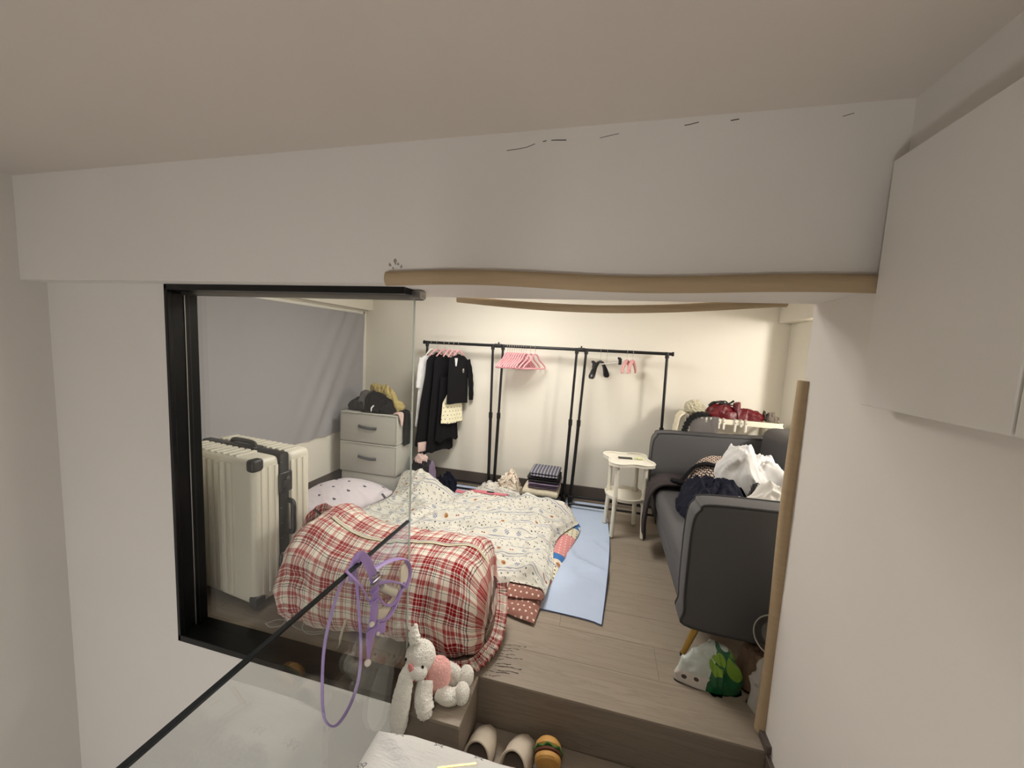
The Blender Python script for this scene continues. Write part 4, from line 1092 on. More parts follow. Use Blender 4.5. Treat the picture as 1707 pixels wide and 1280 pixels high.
garment('white_blouse', 'white blouse with a pale grey sleeve, first on the rack beside the curtain corner', -1.502, GR, [(-.10, .05, .010), (-.15, .115, .012), (-.30, .11, .013), (-.74, .12, .014)], WHITEFAB, WHITEPL, 7, .003, 1, sleeve=((-1,), -.40), hw=.095, shift=-.03)
bd = garment('black_dress', 'long flared black dress with a pale pink hem panel on the rack', -1.448, GR, [(-.085, .04, .012), (-.15, .10, .014), (-.28, .105, .015), (-.50, .135, .018), (-.91, .165, .026)], DARKFAB, PINKPL, 8, .004, 2, .006, hw=.13, shift=-.035)
part(MB().rbox(-.185, -.055, -.033, -.016, -.955, -.872, .004, 2), 'hem_panel', PALEPINK, bd)
part(MB().tube([(-.075, -.026, -.95), (-.080, -.024, -.985)], .011, 8, flat=(1, .3)), 'tie_end', WHITEFAB, bd)
g = garment('black_pinafore', 'black pleated pinafore hanging behind the long black dress', -1.380, GR, [(-.10, .05, .010), (-.16, .100, .012), (-.34, .105, .013), (-.60, .125, .015), (-.96, .14, .017)], DARKFAB, PINKPL, 10, .004, 3, .010, hw=.13, shift=-.02)
sk = garment('ruffle_skirt', 'black ruffled skirt, last of the dark garments on the rack', -1.333, GR, [(-.28, .08, .012), (-.40, .09, .013), (-.62, .10, .015), (-.86, .125, .017)], DARKFAB, PINKPL, 9, .004, 5, .012, hw=.10)
cdress = garment('dotted_dress', 'cream dotted dress showing its hem below the black jacket', -1.288, GR, [(-.12, .03, .010), (-.17, .05, .012), (-.44, .055, .014), (-.52, .105, .015), (-.70, .118, .016)], CREAMDOT, PINKPL, 6, .003, 4, .005, hw=.10)
jk = garment('black_jacket', 'short black jacket with a small silver badge on the rack', -1.243, GR, [(-.09, .045, .010), (-.14, .100, .013), (-.30, .105, .014), (-.525, .112, .015)], DARKFAB, PINKPL, 6, .003, 6, .002, sleeve=((1,), -.50, DARKFAB), hw=.10)
part(MB().blob((.045, -.015, -.235), (.010, .005, .020), 12, 10), 'badge', CHROME, jk)
part(MB().prism([(-.052, -.125), (-.022, -.125), (-.032, -.195), (-.042, -.195)], 'y', -.018, -.010), 'white_tag', WHITEFAB, jk, smooth=False)
later_throw()

# ------------------------------------------------------------------ flower-shaped side table
TW = plain('ivory_plastic', (230, 225, 210), .4, .03)
tcx, tcy = .212, 2.775
tb = thing('side_table', 'ivory plastic side table with a flower-shaped top and a round lower shelf', 'table', (tcx, tcy, 0), math.radians(12))
def clover(r, k=.20, n=96, s=1.0):
    return [((r*(1-k+k*math.cos(4*t))*s)*math.cos(t+math.pi/4), (r*(1-k+k*math.cos(4*t))*s)*math.sin(t+math.pi/4)) for t in np.linspace(0, 2*math.pi, n, endpoint=False)]
tz = .538
top = part(MB().prism(clover(.196, .155), 'z', tz-.016, tz), 'table_top', TW, tb)
rimp = [(q[0], q[1], tz+.005) for q in clover(.193, .155)]
o = part(MB().tube(rimp, .006, 8, closed=True), 'rim', TW, tb); o.parent = top
part(MB().lathe([(.125, 0), (.140, .004), (.148, .028), (.143, .030), (.136, .010), (.0, .010)], 40, (0, 0, .262)), 'lower_shelf', TW, tb)
for k in range(4):
    a = math.pi/4+k*math.pi/2; xx, yy_ = .138*math.cos(a), .138*math.sin(a)
    lg = part(MB().tube([(xx*1.10, yy_*1.10, .008), (xx, yy_, .262)], [.0150, .0160], 16), 'leg', TW, tb)
    o = part(MB().tube([(xx*1.10, yy_*1.10, 0), (xx*1.10, yy_*1.10, .012)], .0152, 16), 'foot_cap', plain('foot_rubber', (150, 140, 118), .7, 0), tb); o.parent = lg
    part(MB().tube([(xx, yy_, .27), (xx, yy_, tz-.012)], .0140, 16), 'upper_leg', TW, tb)
    part(MB().tube([(xx, yy_, .245), (xx, yy_, .300)], .0185, 16), 'leg_collar', TW, tb)
rm = thing('remote_control', 'slim dark grey remote control lying on the flower-shaped table', 'remote', (.190, 2.78, tz), math.radians(8))
part(MB().rbox(-.048, .048, -.014, .014, .0, .010, .003, 2), 'body', plain('dark_grey_plastic', (64, 62, 58), .5, .0), rm)
for k in range(5): part(MB().lathe([(.0035, .0095), (.003, .011)], 10, (-.03+k*.014, 0, 0)), 'button', BLACKPL, rm)
wr = thing('candy_wrapper', 'small twist of pale green wrapper on the flower-shaped table', 'wrapper', (.285, 2.79, tz))
part(MB().blob((0, 0, .011), (.018, .012, .010), 14, 10, .25, 5, 2), 'centre', plain('pale_green_foil', (206, 212, 160), .3, .2), wr)
for sx in (-1, 1): part(MB().blob((sx*.024, .004*sx, .009), (.012, .010, .006), 10, 8, .4, 5, 4+sx), 'twisted_end', plain('pale_green_foil_end', (210, 214, 172), .3, .2), wr)
# ------------------------------------------------------------------ sofa
SOFA = plain('grey_microfibre', (78, 77, 78), .6, .05, 9, bump=.1, dist=.001); PIPE = plain('dark_piping', (40, 40, 42), .6, .0)
GOLD = plain('brass_leg', (188, 152, 80), .3, .05, metal=.8)
SX0, SX1, SY0, SY1 = .365, 1.235, 1.52, 2.93
sf = thing('sofa', 'small grey two-seat sofa with dark piping and slim brass legs', 'sofa', (.8, 2.2, 0))
MB().rbox(SX0+.02, SX1-.02, SY0+.05, SY1-.05, .205, .33, .03, 4).build('seat_base', SOFA, sf)
MB().rbox(SX0+.005, 1.10, SY0+.105, SY1-.105, .315, .455, .045, 5).build('seat_cushion', SOFA, sf)
def arm(ya, yb, lean):
    n = 20
    prof = bez([(SX0+.035, .225), (SX0+.005, .30), (SX0, .50), (SX0+.004, .66), (SX0+.025, .715), (SX0+.075, .742), (.80, .752), (1.05, .762), (1.20, .762), (SX1, .70), (SX1, .30), (SX1-.03, .222), (.8, .218)], 6, True)
    g = MB(); K = len(prof); rows = [(0, .965), (.02, .99), (.2, 1.0), (.8, 1.0), (.98, .99), (1, .965)]
    c = np.mean(prof, 0); P = np.zeros((K, len(rows), 3))
    for j, (f, s_) in enumerate(rows):
        for i, q in enumerate(prof):
            P[i, j] = (c[0]+(q[0]-c[0])*s_, ya+(yb-ya)*f+lean*(q[1]-.2), c[1]+(q[1]-c[1])*s_)
    g.grid(P, closed_u=True); m_ = len(rows)
    g.f.append(tuple(i*m_ for i in range(K))); g.f.append(tuple(i*m_+m_-1 for i in range(K-1, -1, -1)))
    return g, prof
for (ya, yb, lean) in ((SY0+.02, SY0+.135, -.03), (SY1-.135, SY1-.02, .03)):
    g, prof = arm(ya, yb, lean); ao = g.build('arm', SOFA, sf, angle=50)
    for yy_, k in ((ya+.004, 1), (yb-.004, 1)):
        c = np.mean(prof, 0)
        pp = [(c[0]+(q[0]-c[0])*.988, yy_+lean*(q[1]-.2), c[1]+(q[1]-c[1])*.988) for q in prof]
        sub(MB().tube(pp, .0058, 8, closed=True), 'piping', PIPE, ao)
ny, nz = 40, 40
BK = MB().rbox(1.02, SX1, SY0+.10, SY1-.10, .42, .86, .06, 5)
v = np.array(BK.v); f_ = np.clip((v[:, 2]-.7)/.16, 0, 1); e_ = np.clip(np.minimum(v[:, 1]-SY0-.1, SY1-.1-v[:, 1])/.30, 0, 1)
v[:, 2] += f_*(.05*np.sqrt(e_)-.03); v[:, 0] += (v[:, 2]-.42)*.06; BK.v = [tuple(q) for q in v]
BK.build('backrest', SOFA, sf)
for (lx, ly, dx, dy) in ((.465, 1.625, -.048, .05), (1.15, 1.625, .03, -.03), (.50, 2.80, -.015, .0), (1.15, 2.80, .03, .03)):
    lg = MB().tube([(lx, ly, .235), (lx+dx, ly+dy, .006)], [.0165, .0105], 14).build('leg', GOLD, sf)
    sub(MB().tube([(lx+dx, ly+dy, .0), (lx+dx, ly+dy, .014)], .0115, 12), 'leg_cap', BLACKPL, lg)

# clothes thrown on the sofa
SZ = .456
def on_seat(x, y): return np.where(x < 1.0, SZ, SZ)+0*y
SG = 'clothes thrown on the grey sofa'
k1 = cloth('black_coat', heap([(.46, 2.12), (.68, 2.0), (.90, 2.05), (.93, 2.30), (.80, 2.42), (.58, 2.42), (.47, 2.32)], SZ, .05, 51, .02, 9, lump=.35, wob=.04, base=rest([sf], SZ)), DARKFAB, 'black coat spread underneath the other clothes on the sofa', (.7, 2.2, SZ), group=SG)
k2 = cloth('grey_trousers', drape([(.80, 2.60, .482), (.62, 2.59, .484), (.48, 2.57, .488), (.395, 2.55, .478), (.345, 2.54, .42), (.328, 2.53, .32), (.322, 2.53, .22), (.328, 2.53, .12)], [.09, .10, .115, .115, .11, .105, .10, .095], (.05, 1, 0), 2, .007, .010), fabric('dark_taupe_fabric', (62, 56, 56)), 'dark taupe trousers sliding off the front edge of the sofa seat', (.4, 2.55, .1), group=SG)
k3 = cloth('navy_trousers', heap([(.44, 2.18), (.48, 2.02), (.62, 1.93), (.74, 1.98), (.80, 2.20), (.70, 2.38), (.52, 2.40)], SZ, .10, 53, .034, 9, lump=.3, wob=.05, base=rest([sf, k1, k2], SZ)), NAVYFAB, 'dark navy trousers with soft creases draped across the sofa seat', (.6, 2.2, SZ), group=SG)
tj = thing('tweed_jacket', 'cream and black tweed jacket with black trim on the sofa beside the far arm', 'clothes', (.72, 2.6, SZ), 0, SG)
heap([(.56, 2.52), (.70, 2.475), (.88, 2.49), (.93, 2.58), (.86, 2.70), (.64, 2.71)], SZ, .15, 55, .012, 9, lump=.2, wob=.04, base=rest([sf, k1, k2, k3], SZ)).build('body', TWEED, tj, angle=80)
def on_top(pts, objs, up_, r=.02):
    h_ = rest(objs, SZ, r=r); return [(q[0], q[1], float(h_(q[0], q[1]))+up_) for q in pts]
TO = [sf, k1, k2, k3, tj]
MB().tube(bez(on_top([(.52, 2.52), (.56, 2.525), (.60, 2.525), (.65, 2.515), (.70, 2.50), (.76, 2.50)], TO, .008), 8), .018, 10, flat=(.5, 1)).build('trim', DARKFAB, tj)
MB().tube(bez(on_top([(.46, 2.50), (.50, 2.475), (.55, 2.465), (.60, 2.46)], TO, .012, .028), 8), .024, 10, flat=(.5, 1)).build('cuff', DARKFAB, tj)
MB().tube(bez(on_top([(.80, 2.53), (.83, 2.51), (.86, 2.51), (.89, 2.53)], TO, .008), 8), .016, 10, flat=(.5, 1)).build('trim', DARKFAB, tj)
k4 = cloth('white_shirt', heap([(.64, 2.21), (.74, 2.135), (.88, 2.125), (.965, 2.15), (.97, 2.36), (.88, 2.43), (.76, 2.42), (.67, 2.33)], SZ, .20, 61, .032, 7, prof=(3.5, .6), lump=.2, wob=.02, tilt=(1.6, 0), base=rest([sf, k1, k2, k3, tj], SZ, r=.014)), WHITEFAB, 'big crumpled white shirt piled on the sofa', (.85, 2.25, SZ), group=SG)
k5 = cloth('leather_skirt', heap([(.71, 1.98), (.80, 1.915), (.91, 1.91), (.94, 1.97), (.90, 2.04), (.80, 2.045)], SZ, .20, 63, .014, 13, prof=(4, .6), lump=.15, wob=.02, base=rest([sf, k1, k3, k4], SZ)), LEATHER, 'black leather skirt between the two white garments on the sofa', (.85, 1.98, SZ), group=SG)
cloth('white_dress', heap([(.54, 1.79), (.64, 1.71), (.86, 1.70), (.94, 1.74), (.94, 1.85), (.84, 1.875), (.66, 1.865)], SZ, .275, 65, .030, 9, prof=(2.4, .6), lump=.25, wob=.03, base=rest([sf, k1, k3, k4, k5], SZ)), fabric('ivory_satin', (222, 218, 210), .55), 'shiny ivory dress heaped beside the near sofa arm', (.8, 1.78, SZ), group=SG)
cloth('black_blouse', heap([(.88, 2.45), (.94, 2.44), (.955, 2.48), (.95, 2.53), (.89, 2.52)], SZ, .22, 67, .016, 14, wob=.03, base=rest([sf, k1, k2, k3, k4, tj], SZ)), DARKFAB, 'black top bunched against the sofa backrest', (.92, 2.48, SZ), group=SG)

# ------------------------------------------------------------------ white drying frame behind the sofa
WM = plain('white_metal', (232, 226, 206), .4, .03)
DX0, DX1, DY0, DY1, DZ = .60, 1.232, 2.955, 3.235, .842
df = thing('drying_frame', 'white metal drying frame with a raised rim behind the far sofa arm', 'drying rack', (.9, 3.1, 0))
MB().rbox(DX0, DX1, DY0, DY0+.012, DZ-.026, DZ+.012, .003, 1).build('front_rail', WM, df, smooth=False)
MB().rbox(DX0, DX1, DY1-.012, DY1, DZ-.026, DZ+.030, .003, 1).build('back_rail', WM, df, smooth=False)
for xx in (DX0, DX1-.012): MB().rbox(xx, xx+.012, DY0, DY1, DZ-.026, DZ+.012, .003, 1).build('side_rail', WM, df, smooth=False)
for k in range(9):
    xx = DX0+.06+k*.065
    MB().tube([(xx, DY0+.006, DZ-.01), (xx, DY1-.006, DZ-.01)], .004, 8).build('cross_wire', WM, df)
for xx in (DX0+.008, DX1-.008):
    for yy_ in (DY0+.008, DY1-.008): MB().tube([(xx, yy_, 0), (xx, yy_, DZ-.01)], .009, 10).build('leg', WM, df)
HG = 'white clips on the drying frame'
cf = None
for k, xx in enumerate((.705, .735, .765, .79, .82, .852, .925, .962, .993)):
    ln = (.052, .03, .05, .062, .058, .062, .072, .035, .07)[k]
    g = MB().rbox(-.007, .007, -.012, -.001, -.030-ln+.03, .020, .003, 1).rbox(-.007, .007, -.012, .020, .012, .020, .003, 1)
    t = thing('clothes_clip', 'small white clip hooked on the front rail of the drying frame', 'clip', (xx, DY0, DZ), 0, HG)
    part(g, 'clip_body', WHITEPL, t, smooth=False); part(MB().tube([(0, -.013, -.006), (0, -.011, -.006)], .004, 8), 'rivet', STEEL, t)
TZ = DZ+.013
r1 = cloth('red_dress', heap([(.765, 3.02), (.84, 2.985), (.94, 2.985), (.965, 3.06), (.93, 3.15), (.79, 3.15)], TZ, .065, 71, .02, 14, prof=(4, .6), lump=.3, wob=.04), REDSATIN, 'dark red satin dress lying on the white drying frame', (.86, 3.06, DZ), group='clothes on the drying frame')
r2 = cloth('red_fold', heap([(.93, 2.995), (1.02, 2.978), (1.10, 2.988), (1.12, 3.04), (1.04, 3.09), (.94, 3.07)], TZ, .065, 72, .015, 10, lump=.2, tilt=(-2, 0), wob=.03, base=rest([r1], TZ)), REDSATIN, 'peaked red satin skirt beside the dark red dress', (1.0, 3.02, DZ), group='clothes on the drying frame')
LACE = plain('black_lace', (44, 40, 36), .9, .6, 120)
lc = thing('lace_top', 'black lace top with ruffled straps over the red dress', 'clothes', (.83, 3.1, DZ+.08), 0, 'clothes on the drying frame')
hl = rest([r1, r2], TZ, r=.008)
for k in range(5):
    xy = [(.765+.0275*i+.008*k, 3.05+.018*k) for i in range(7)]
    MB().tube(bez([(q[0], q[1], float(hl(*q))+.009+.005*abs(math.sin(i*1.9+k))) for i, q in enumerate(xy)], 5), .008, 7, flat=(.6, 1)).build('ruffle', LACE, lc)
cloth('grey_lace', heap([(1.125, 3.0), (1.16, 2.98), (1.205, 3.0), (1.20, 3.07), (1.14, 3.07)], TZ, .040, 75, .014, 26, wob=.03, base=rest([r1, r2], TZ)), plain('grey_lace', (96, 88, 78), .9, .7, 110), 'small heap of grey-black lace at the end of the drying frame', (1.16, 3.03, DZ), group='clothes on the drying frame')
FUR = plain('white_fur', (236, 228, 200), .95, .1, 80, bump=1.0, dist=.012)
fur = MB().blob((.672, 3.06, TZ+.052), (.066, .055, .055), 60, 44, .28, 6, 3)
cloth('white_fur_collar', fur, FUR, 'fluffy white fur collar on the corner of the drying frame', (.672, 3.06, DZ))
cloth('fur_trim', MB().tube(bez([(.75, 2.985, DZ+.02), (.69, 2.95, DZ+.035), (.63, 2.94, DZ+.0), (.60, 2.94, DZ-.07), (.595, 2.94, DZ-.12)], 8), [.020+.005*math.sin(i*2.2) for i in range(33)], 10), plain('black_fur', (20, 20, 20), .95, .2, 90, bump=.8, dist=.01), 'black furry trim curling over the corner of the drying frame', (.66, 2.95, DZ))
cloth('cream_scarf', drape([(.60, 3.03, DZ+.03), (.565, 3.02, DZ+.0), (.55, 3.01, DZ-.08), (.545, 3.01, DZ-.18)], [.05, .055, .055, .05], (0, 1, 0), 6, .008, .01, 18), CREAMFAB, 'cream scarf hanging off the end of the drying frame', (.55, 3.02, DZ-.2))
cloth('grey_towel', drape([(.72, 2.985, DZ+.018), (.72, 2.960, DZ+.022), (.72, 2.945, DZ+.012), (.72, 2.936, DZ-.06), (.72, 2.936, DZ-.16)], [.09, .09, .09, .09, .09], (1, 0, 0), 9, .003, .004, 24), GREYFAB, 'grey towel hanging from the front of the drying frame', (.72, 2.94, DZ-.2))

# ------------------------------------------------------------------ plastic bags under the sofa arm
def bag_mat():
    b = MatB('printed_plastic_bag', (.8, .8, .8), .32, coord='Object', spec=.6); x, y, z = b.xyz()
    n = b.noise(9, 3); xx = x+(n-.5)*.06-z*.18
    c = b.mix(xx.gt(-.055), lin((196, 204, 196)), lin((22, 92, 54)))
    leaf = length((x+.025-z*.10)*1.25, z-.115).lt(.036); vein = ((x+.025-z*.1)*.6+(z-.115)).abs().lt(.003)
    c = b.mix(leaf*(1-vein), c, lin((128, 168, 52)))
    leaf2 = length((x-.062)*1.0, (z-.11)*.9).lt(.044); c = b.mix(leaf2*((x-.062+z-.11).abs().gt(.003)), c, lin((120, 160, 50)))
    wh = length((x-.02)*1.0, z-.18).lt(.026); c = b.mix(wh, c, lin((190, 200, 192)))
    strip = z.lt(.055)*xx.lt(-.05); c = b.mix(strip, c, lin((214, 208, 200)))
    hole = length(x+.128, z-.032).lt(.010)+length(x+.085, z-.038).lt(.009); c = b.mix(hole, c, lin((70, 54, 50)))
    b.color(c); b.bump(b.noise(22, 4), .6, .008)
    b.b.inputs['Transmission Weight'].default_value = .08; return b.m
pbm = bag_mat()
gb = heap([(-.165, -.02), (-.06, -.05), (.04, -.045), (.085, -.01), (.08, .04), (.0, .05), (-.09, .035)], 0, .160, 6, .022, 10, prof=(2.6, .75), lump=.2, wob=.05, ang=1.2).build('shopping_bag', pbm, loc=(.520, 1.560, 0), local=True, angle=80)
tag(gb, 'crumpled white and green plastic shopping bag with leaf print under the sofa arm', 'bag')
CLEAR = MatB('cloudy_plastic', lin((226, 224, 218)), .22); CLEAR.b.inputs['Transmission Weight'].default_value = .35; CLEAR.b.inputs['IOR'].default_value = 1.1
CLEAR.bump(CLEAR.noise(26, 4), .8, .006)
cloth('clear_bag', heap([(.618, 1.475), (.66, 1.435), (.80, 1.435), (.82, 1.49), (.74, 1.515), (.63, 1.515)], 0, .21, 81, .016, 18, prof=(4, .6), wob=.03, lump=.2), CLEAR.m, 'cloudy clear plastic bag against the foot of the right wall', (.7, 1.5, 0), 'bag')
cloth('brown_paper_bag', heap([(.615, 1.575), (.66, 1.55), (.73, 1.565), (.73, 1.65), (.625, 1.65)], 0, .155, 83, .014, 18, prof=(5, .5), wob=.03, lump=.1), plain('brown_paper', (120, 96, 76), .8, .2, 30), 'brown paper bag between the green shopping bag and the clear bag', (.66, 1.62, 0), 'bag')
tr_ = thing('plastic_tray', 'clear plastic bowl on its side above the clear bag under the sofa', 'bowl', (.66, 1.475, .24))
CP = glass('clear_tray_plastic', (.82, .82, .80), .12)
R_ = Matrix.Translation((.668, 1.478, .305)) @ Matrix.Rotation(math.radians(62), 4, 'X') @ Matrix.Rotation(math.radians(-22), 4, 'Y')
MB().lathe([(.045, -.03), (.062, .02), (.066, .022), (.0655, .024), (.060, .022), (.043, -.027)], 36).moved(R_).build('bowl_shell', CP, tr_)
MB().tube([tuple(R_@Vector((.066*math.cos(t), .066*math.sin(t), .023))) for t in np.linspace(0, 2*math.pi, 40, endpoint=False)], .0022, 6, closed=True).build('bowl_rim', plain('bright_rim', (170, 168, 162), .3, 0), tr_)
# ------------------------------------------------------------------ plush rabbit on the ledge
PLUSH = plain('white_plush', (248, 243, 231), .95, .08, 70, bump=.9, dist=.006); PINKPLUSH = plain('pink_plush', (236, 180, 172), .95, .10, 60, bump=.6, dist=.004)
PINKF = plain('pink_fluff', (220, 140, 136), .95, .2, 60, bump=.8, dist=.004)
rb = thing('plush_rabbit', 'white plush rabbit in a pink top slumped on the step ledge', 'toy', (-.56, 1.2, 0))
def limb(path, r, mat, name, amp=.0, flat=None, n=36):
    r = list(r)+[.001]; path = list(path)+[tuple(np.array(path[-1])+(np.array(path[-1])-np.array(path[-2]))/max(1e-6, np.linalg.norm(np.array(path[-1])-np.array(path[-2])))*r[-2]*.6)]
    g = MB().tube(bez(path, 14), r if not hasattr(r, '__len__') else list(np.interp(np.linspace(0, 1, (len(path)-1)*14+1), np.linspace(0, 1, len(r)), r)), n, flat=flat)
    v = np.array(g.v); v += np.stack([pn(v[:, 0]*150+k_*9, v[:, 1]*150, v[:, 2]*150)*.0034 for k_ in range(3)], -1)
    g.v = [tuple(q) for q in v]; return g.build(name, mat, rb, angle=80)
MB().blob((-.555, 1.205, .075), (.052, .048, .072), 70, 50, .045, 16, 1, Matrix.Rotation(math.radians(16), 4, 'Y')).build('torso', PINKPLUSH, rb)
hd_ = MB().blob((-.618, 1.195, .142), (.055, .052, .058), 90, 64, .055, 20, 2).build('head', PLUSH, rb)
sub(MB().blob((-.606, 1.150, .126), (.036, .026, .028), 60, 40, .07, 16, 3), 'muzzle', PLUSH, hd_)
sub(MB().blob((-.622, 1.136, .140), (.011, .007, .022), 14, 10, .25, 8, 5, Matrix.Rotation(math.radians(-30), 4, 'Y')), 'nose', PINKF, hd_)
sub(MB().blob((-.606, 1.131, .118), (.006, .005, .014), 12, 8, .25, 8, 6, Matrix.Rotation(math.radians(-14), 4, 'Y')), 'mouth', PINKF, hd_)
for (ex, ey, ez) in ((-.586, 1.147, .149), (-.657, 1.157, .152)):
    sub(MB().blob((ex, ey, ez), (.0052, .0045, .0068), 14, 10), 'eye', plain('bead_eye', (18, 14, 14), .12, 0), hd_)
limb([(-.640, 1.195, .190), (-.652, 1.205, .214), (-.650, 1.215, .242)], [.030, .029, .010], PLUSH, 'ear', flat=(1, .65))
limb([(-.632, 1.165, .150), (-.640, 1.130, .110), (-.640, 1.098, .045), (-.640, 1.080, -.015), (-.640, 1.074, -.052)], [.014, .030, .037, .036, .020], PLUSH, 'ear', flat=(.5, 1))
limb([(-.578, 1.160, .092), (-.572, 1.130, .055), (-.552, 1.112, .022), (-.540, 1.108, .014)], [.028, .031, .031, .016], PLUSH, 'arm')
limb([(-.525, 1.225, .095), (-.495, 1.232, .080), (-.478, 1.228, .055)], [.022, .023, .014], PLUSH, 'arm')
for pts, fo in (([(-.535, 1.180, .040), (-.500, 1.175, .034), (-.470, 1.185, .034)], (-.452, 1.195, .040)), ([(-.530, 1.235, .045), (-.495, 1.240, .045), (-.475, 1.245, .050)], (-.455, 1.245, .062))):
    limb(pts, [.030, .029, .026], PLUSH, 'leg')
    MB().blob(fo, (.028, .032, .038), 60, 44, .07, 14, 7).build('foot', PLUSH, rb)
limb([(-.585, 1.165, .105), (-.568, 1.150, .085), (-.560, 1.145, .070)], [.006, .010, .004], PINKF, 'bow', flat=(1, .5))
for ch_ in list(rb.children_recursive): ch_.data.transform(Matrix.Translation((.034, 0, 0)))          # clear of the railing

# ------------------------------------------------------------------ slippers and burger toy on the lower floor
EVA = plain('beige_foam_slipper', (206, 192, 172), .7, .05, 12); EVAI = plain('brown_insole', (104, 92, 80), .85, .08)
def slipper(loc, rz, label):
    t = thing('slipper', label, 'slipper', loc, math.radians(rz), 'pair of beige slippers')
    o = bez([(0, .135), (.035, .115), (.048, .05), (.043, -.03), (.036, -.09), (.02, -.12), (-.02, -.12), (-.036, -.09), (-.043, -.03), (-.048, .05), (-.035, .115)], 6, True)
    part(MB().prism(o, 'z', 0, .022), 'sole', EVA, t)
    part(MB().prism([(q[0]*.88, q[1]*.94) for q in o], 'z', .021, .0255), 'insole', EVAI, t)
    nv_, nu_ = 26, 26; P = np.zeros((nu_, nv_, 3))
    for i in range(nu_):
        f = i/(nu_-1); y_ = -.005+f*.139
        hw = np.interp(y_, [-.01, .05, .09, .115, .135], [.049, .051, .044, .034, .010]); h = np.interp(f, [0, .3, .7, 1], [.072, .066, .046, .020])
        for j in range(nv_):
            a = math.pi*j/(nv_-1); P[i, j] = (-hw*math.cos(a)*1.02, y_-.022*math.sin(a)*(1-f)*-1, .006+h*math.sin(a)**.75)
    part(MB().sheet(P, -.006), 'upper', EVA, t, angle=80)
    part(MB().tube([tuple(q) for q in P[0]], .0045, 8), 'opening_rim', EVA, t)
    return t
slipper((-.345, 1.172, ZLOW), -4, 'beige closed-toe slipper beside the ledge of the step')
slipper((-.212, 1.178, ZLOW), -12, 'beige closed-toe slipper next to the toy burger')
BUN = plain('bun_tan', (206, 156, 84), .6, .12, 25); BUNF = plain('bun_face', (212, 168, 96), .6, .1, 40)
bu = thing('toy_burger', 'toy burger standing on edge against the step riser', 'toy', (-.098, 1.262, ZLOW))
Rb = Matrix.Translation((-.098, 1.235, ZLOW+.056)) @ Matrix.Rotation(math.radians(104), 4, 'X') @ Matrix.Rotation(math.radians(6), 4, 'Y')
MB().lathe([(.0, .036), (.020, .036), (.040, .033), (.046, .026), (.046, .014), (.040, .010)], 40).moved(Rb).build('bottom_bun', BUN, bu)
for k in range(4): MB().tube([tuple(Rb@Vector((.009*(k+1)*math.cos(t), .009*(k+1)*math.sin(t), .0362-.0005*k*k))) for t in np.linspace(0, 6.283, 36, endpoint=False)], .0006, 5, closed=True).build('bun_ring', BUNF, bu)
MB().lathe([(.040, .011), (.049, .009), (.049, .002), (.040, .0)], 40).moved(Rb).build('patty', plain('patty_brown', (96, 54, 34), .8, .2, 60), bu)
g = MB().lathe([(.040, .001), (.052, -.001), (.053, -.005), (.040, -.008)], 60)
g.v = [(q[0]*(1+.05*math.sin(9*math.atan2(q[1], q[0]))), q[1]*(1+.05*math.sin(9*math.atan2(q[1], q[0]))), q[2]+.003*math.sin(7*math.atan2(q[1], q[0]))) for q in g.v]
g.moved(Rb).build('lettuce', plain('lettuce_green', (64, 110, 44), .7, .15), bu)
MB().lathe([(.042, -.007), (.047, -.012), (.045, -.026), (.034, -.038), (.015, -.044), (.0, -.045)], 40).moved(Rb).build('top_bun', BUN, bu)

# ------------------------------------------------------------------ bed with printed sheet
def bow_mat():
    b = uvmat('bow_print_sheet', .9); u, v, _ = b.xyz(); s = .115
    k = (v/s).floor(); x = ((u/s+k*.5).fract()-.5)*s; y = ((v/s).fract()-.5)*s
    x = x*.62; y = y*.62
    q1 = length(x.abs()-.0045, (y-.002)*1.3); loop = band(q1, .0026, .0042)
    tail = ((x.abs()*.8+y+.003).abs().lt(.0011))*y.lt(-.001)*y.gt(-.009)
    tail2 = ((x.abs()-.006-y*.2).abs().lt(.0009))*y.lt(.001)*y.gt(-.008)
    base = b.mix(b.noise(12), lin((232, 230, 225)), lin((242, 240, 235)))
    b.color(b.mix((loop+tail+tail2).mn(1.0)*.8, base, lin((70, 70, 72))))
    w = b.noise((24, 150, 1), 4); b.bump(w, .9, .004); return b.m
BOW = bow_mat()
BXA, BXB, BYA, BYB, BZ = -.555, .50, -1.0, .895, .195
bd_ = thing('bed', 'low wooden bed base with a mattress beside the glass railing', 'bed', (0, 0, ZLOW))
MB().rbox(BXA+.03, BXB-.03, BYA+.03, BYB-.03, ZLOW, -.02, .01, 2).build('bed_base', WOODR, bd_)
MB().rbox(BXA+.015, BXB-.015, BYA+.015, BYB-.015, -.022, BZ-.012, .04, 4).build('mattress', WHITEFAB, bd_)
nu, nv = 110, 150
uu = np.linspace(-.16, 1.16, nu); vv = np.linspace(-.12, 1.12, nv)
W_, L_ = BXB-BXA, BYB-BYA
Ug, Vg = np.meshgrid(uu, vv, indexing='ij')
cx_ = np.clip(Ug, 0, 1); cy_ = np.clip(Vg, 0, 1)
ox, oy = (Ug-cx_)*W_, (Vg-cy_)*L_
dr = np.maximum(np.abs(ox), np.abs(oy))
X3 = BXA+cx_*W_+np.sign(ox)*.006*np.clip(np.abs(ox)/.02, 0, 1); Y3 = BYA+cy_*L_+np.sign(oy)*.006*np.clip(np.abs(oy)/.02, 0, 1)
edge = np.clip(np.minimum(np.minimum(cx_, 1-cx_)*W_, np.minimum(cy_, 1-cy_)*L_)/.035, 0, 1)
Z3 = BZ-.012*(1-edge)**2-np.maximum(0, dr-.004)
crease = np.exp(-(seg_d(X3, Y3, (-.54, .875), (-.36, .78))/.010)**2)
Z3 = Z3+(.006*(folds(X3, Y3, 4, 10, .5)-.4)*edge)+.020*crease*edge-.010*np.exp(-(seg_d(X3, Y3, (-.52, .855), (-.345, .765))/.012)**2)
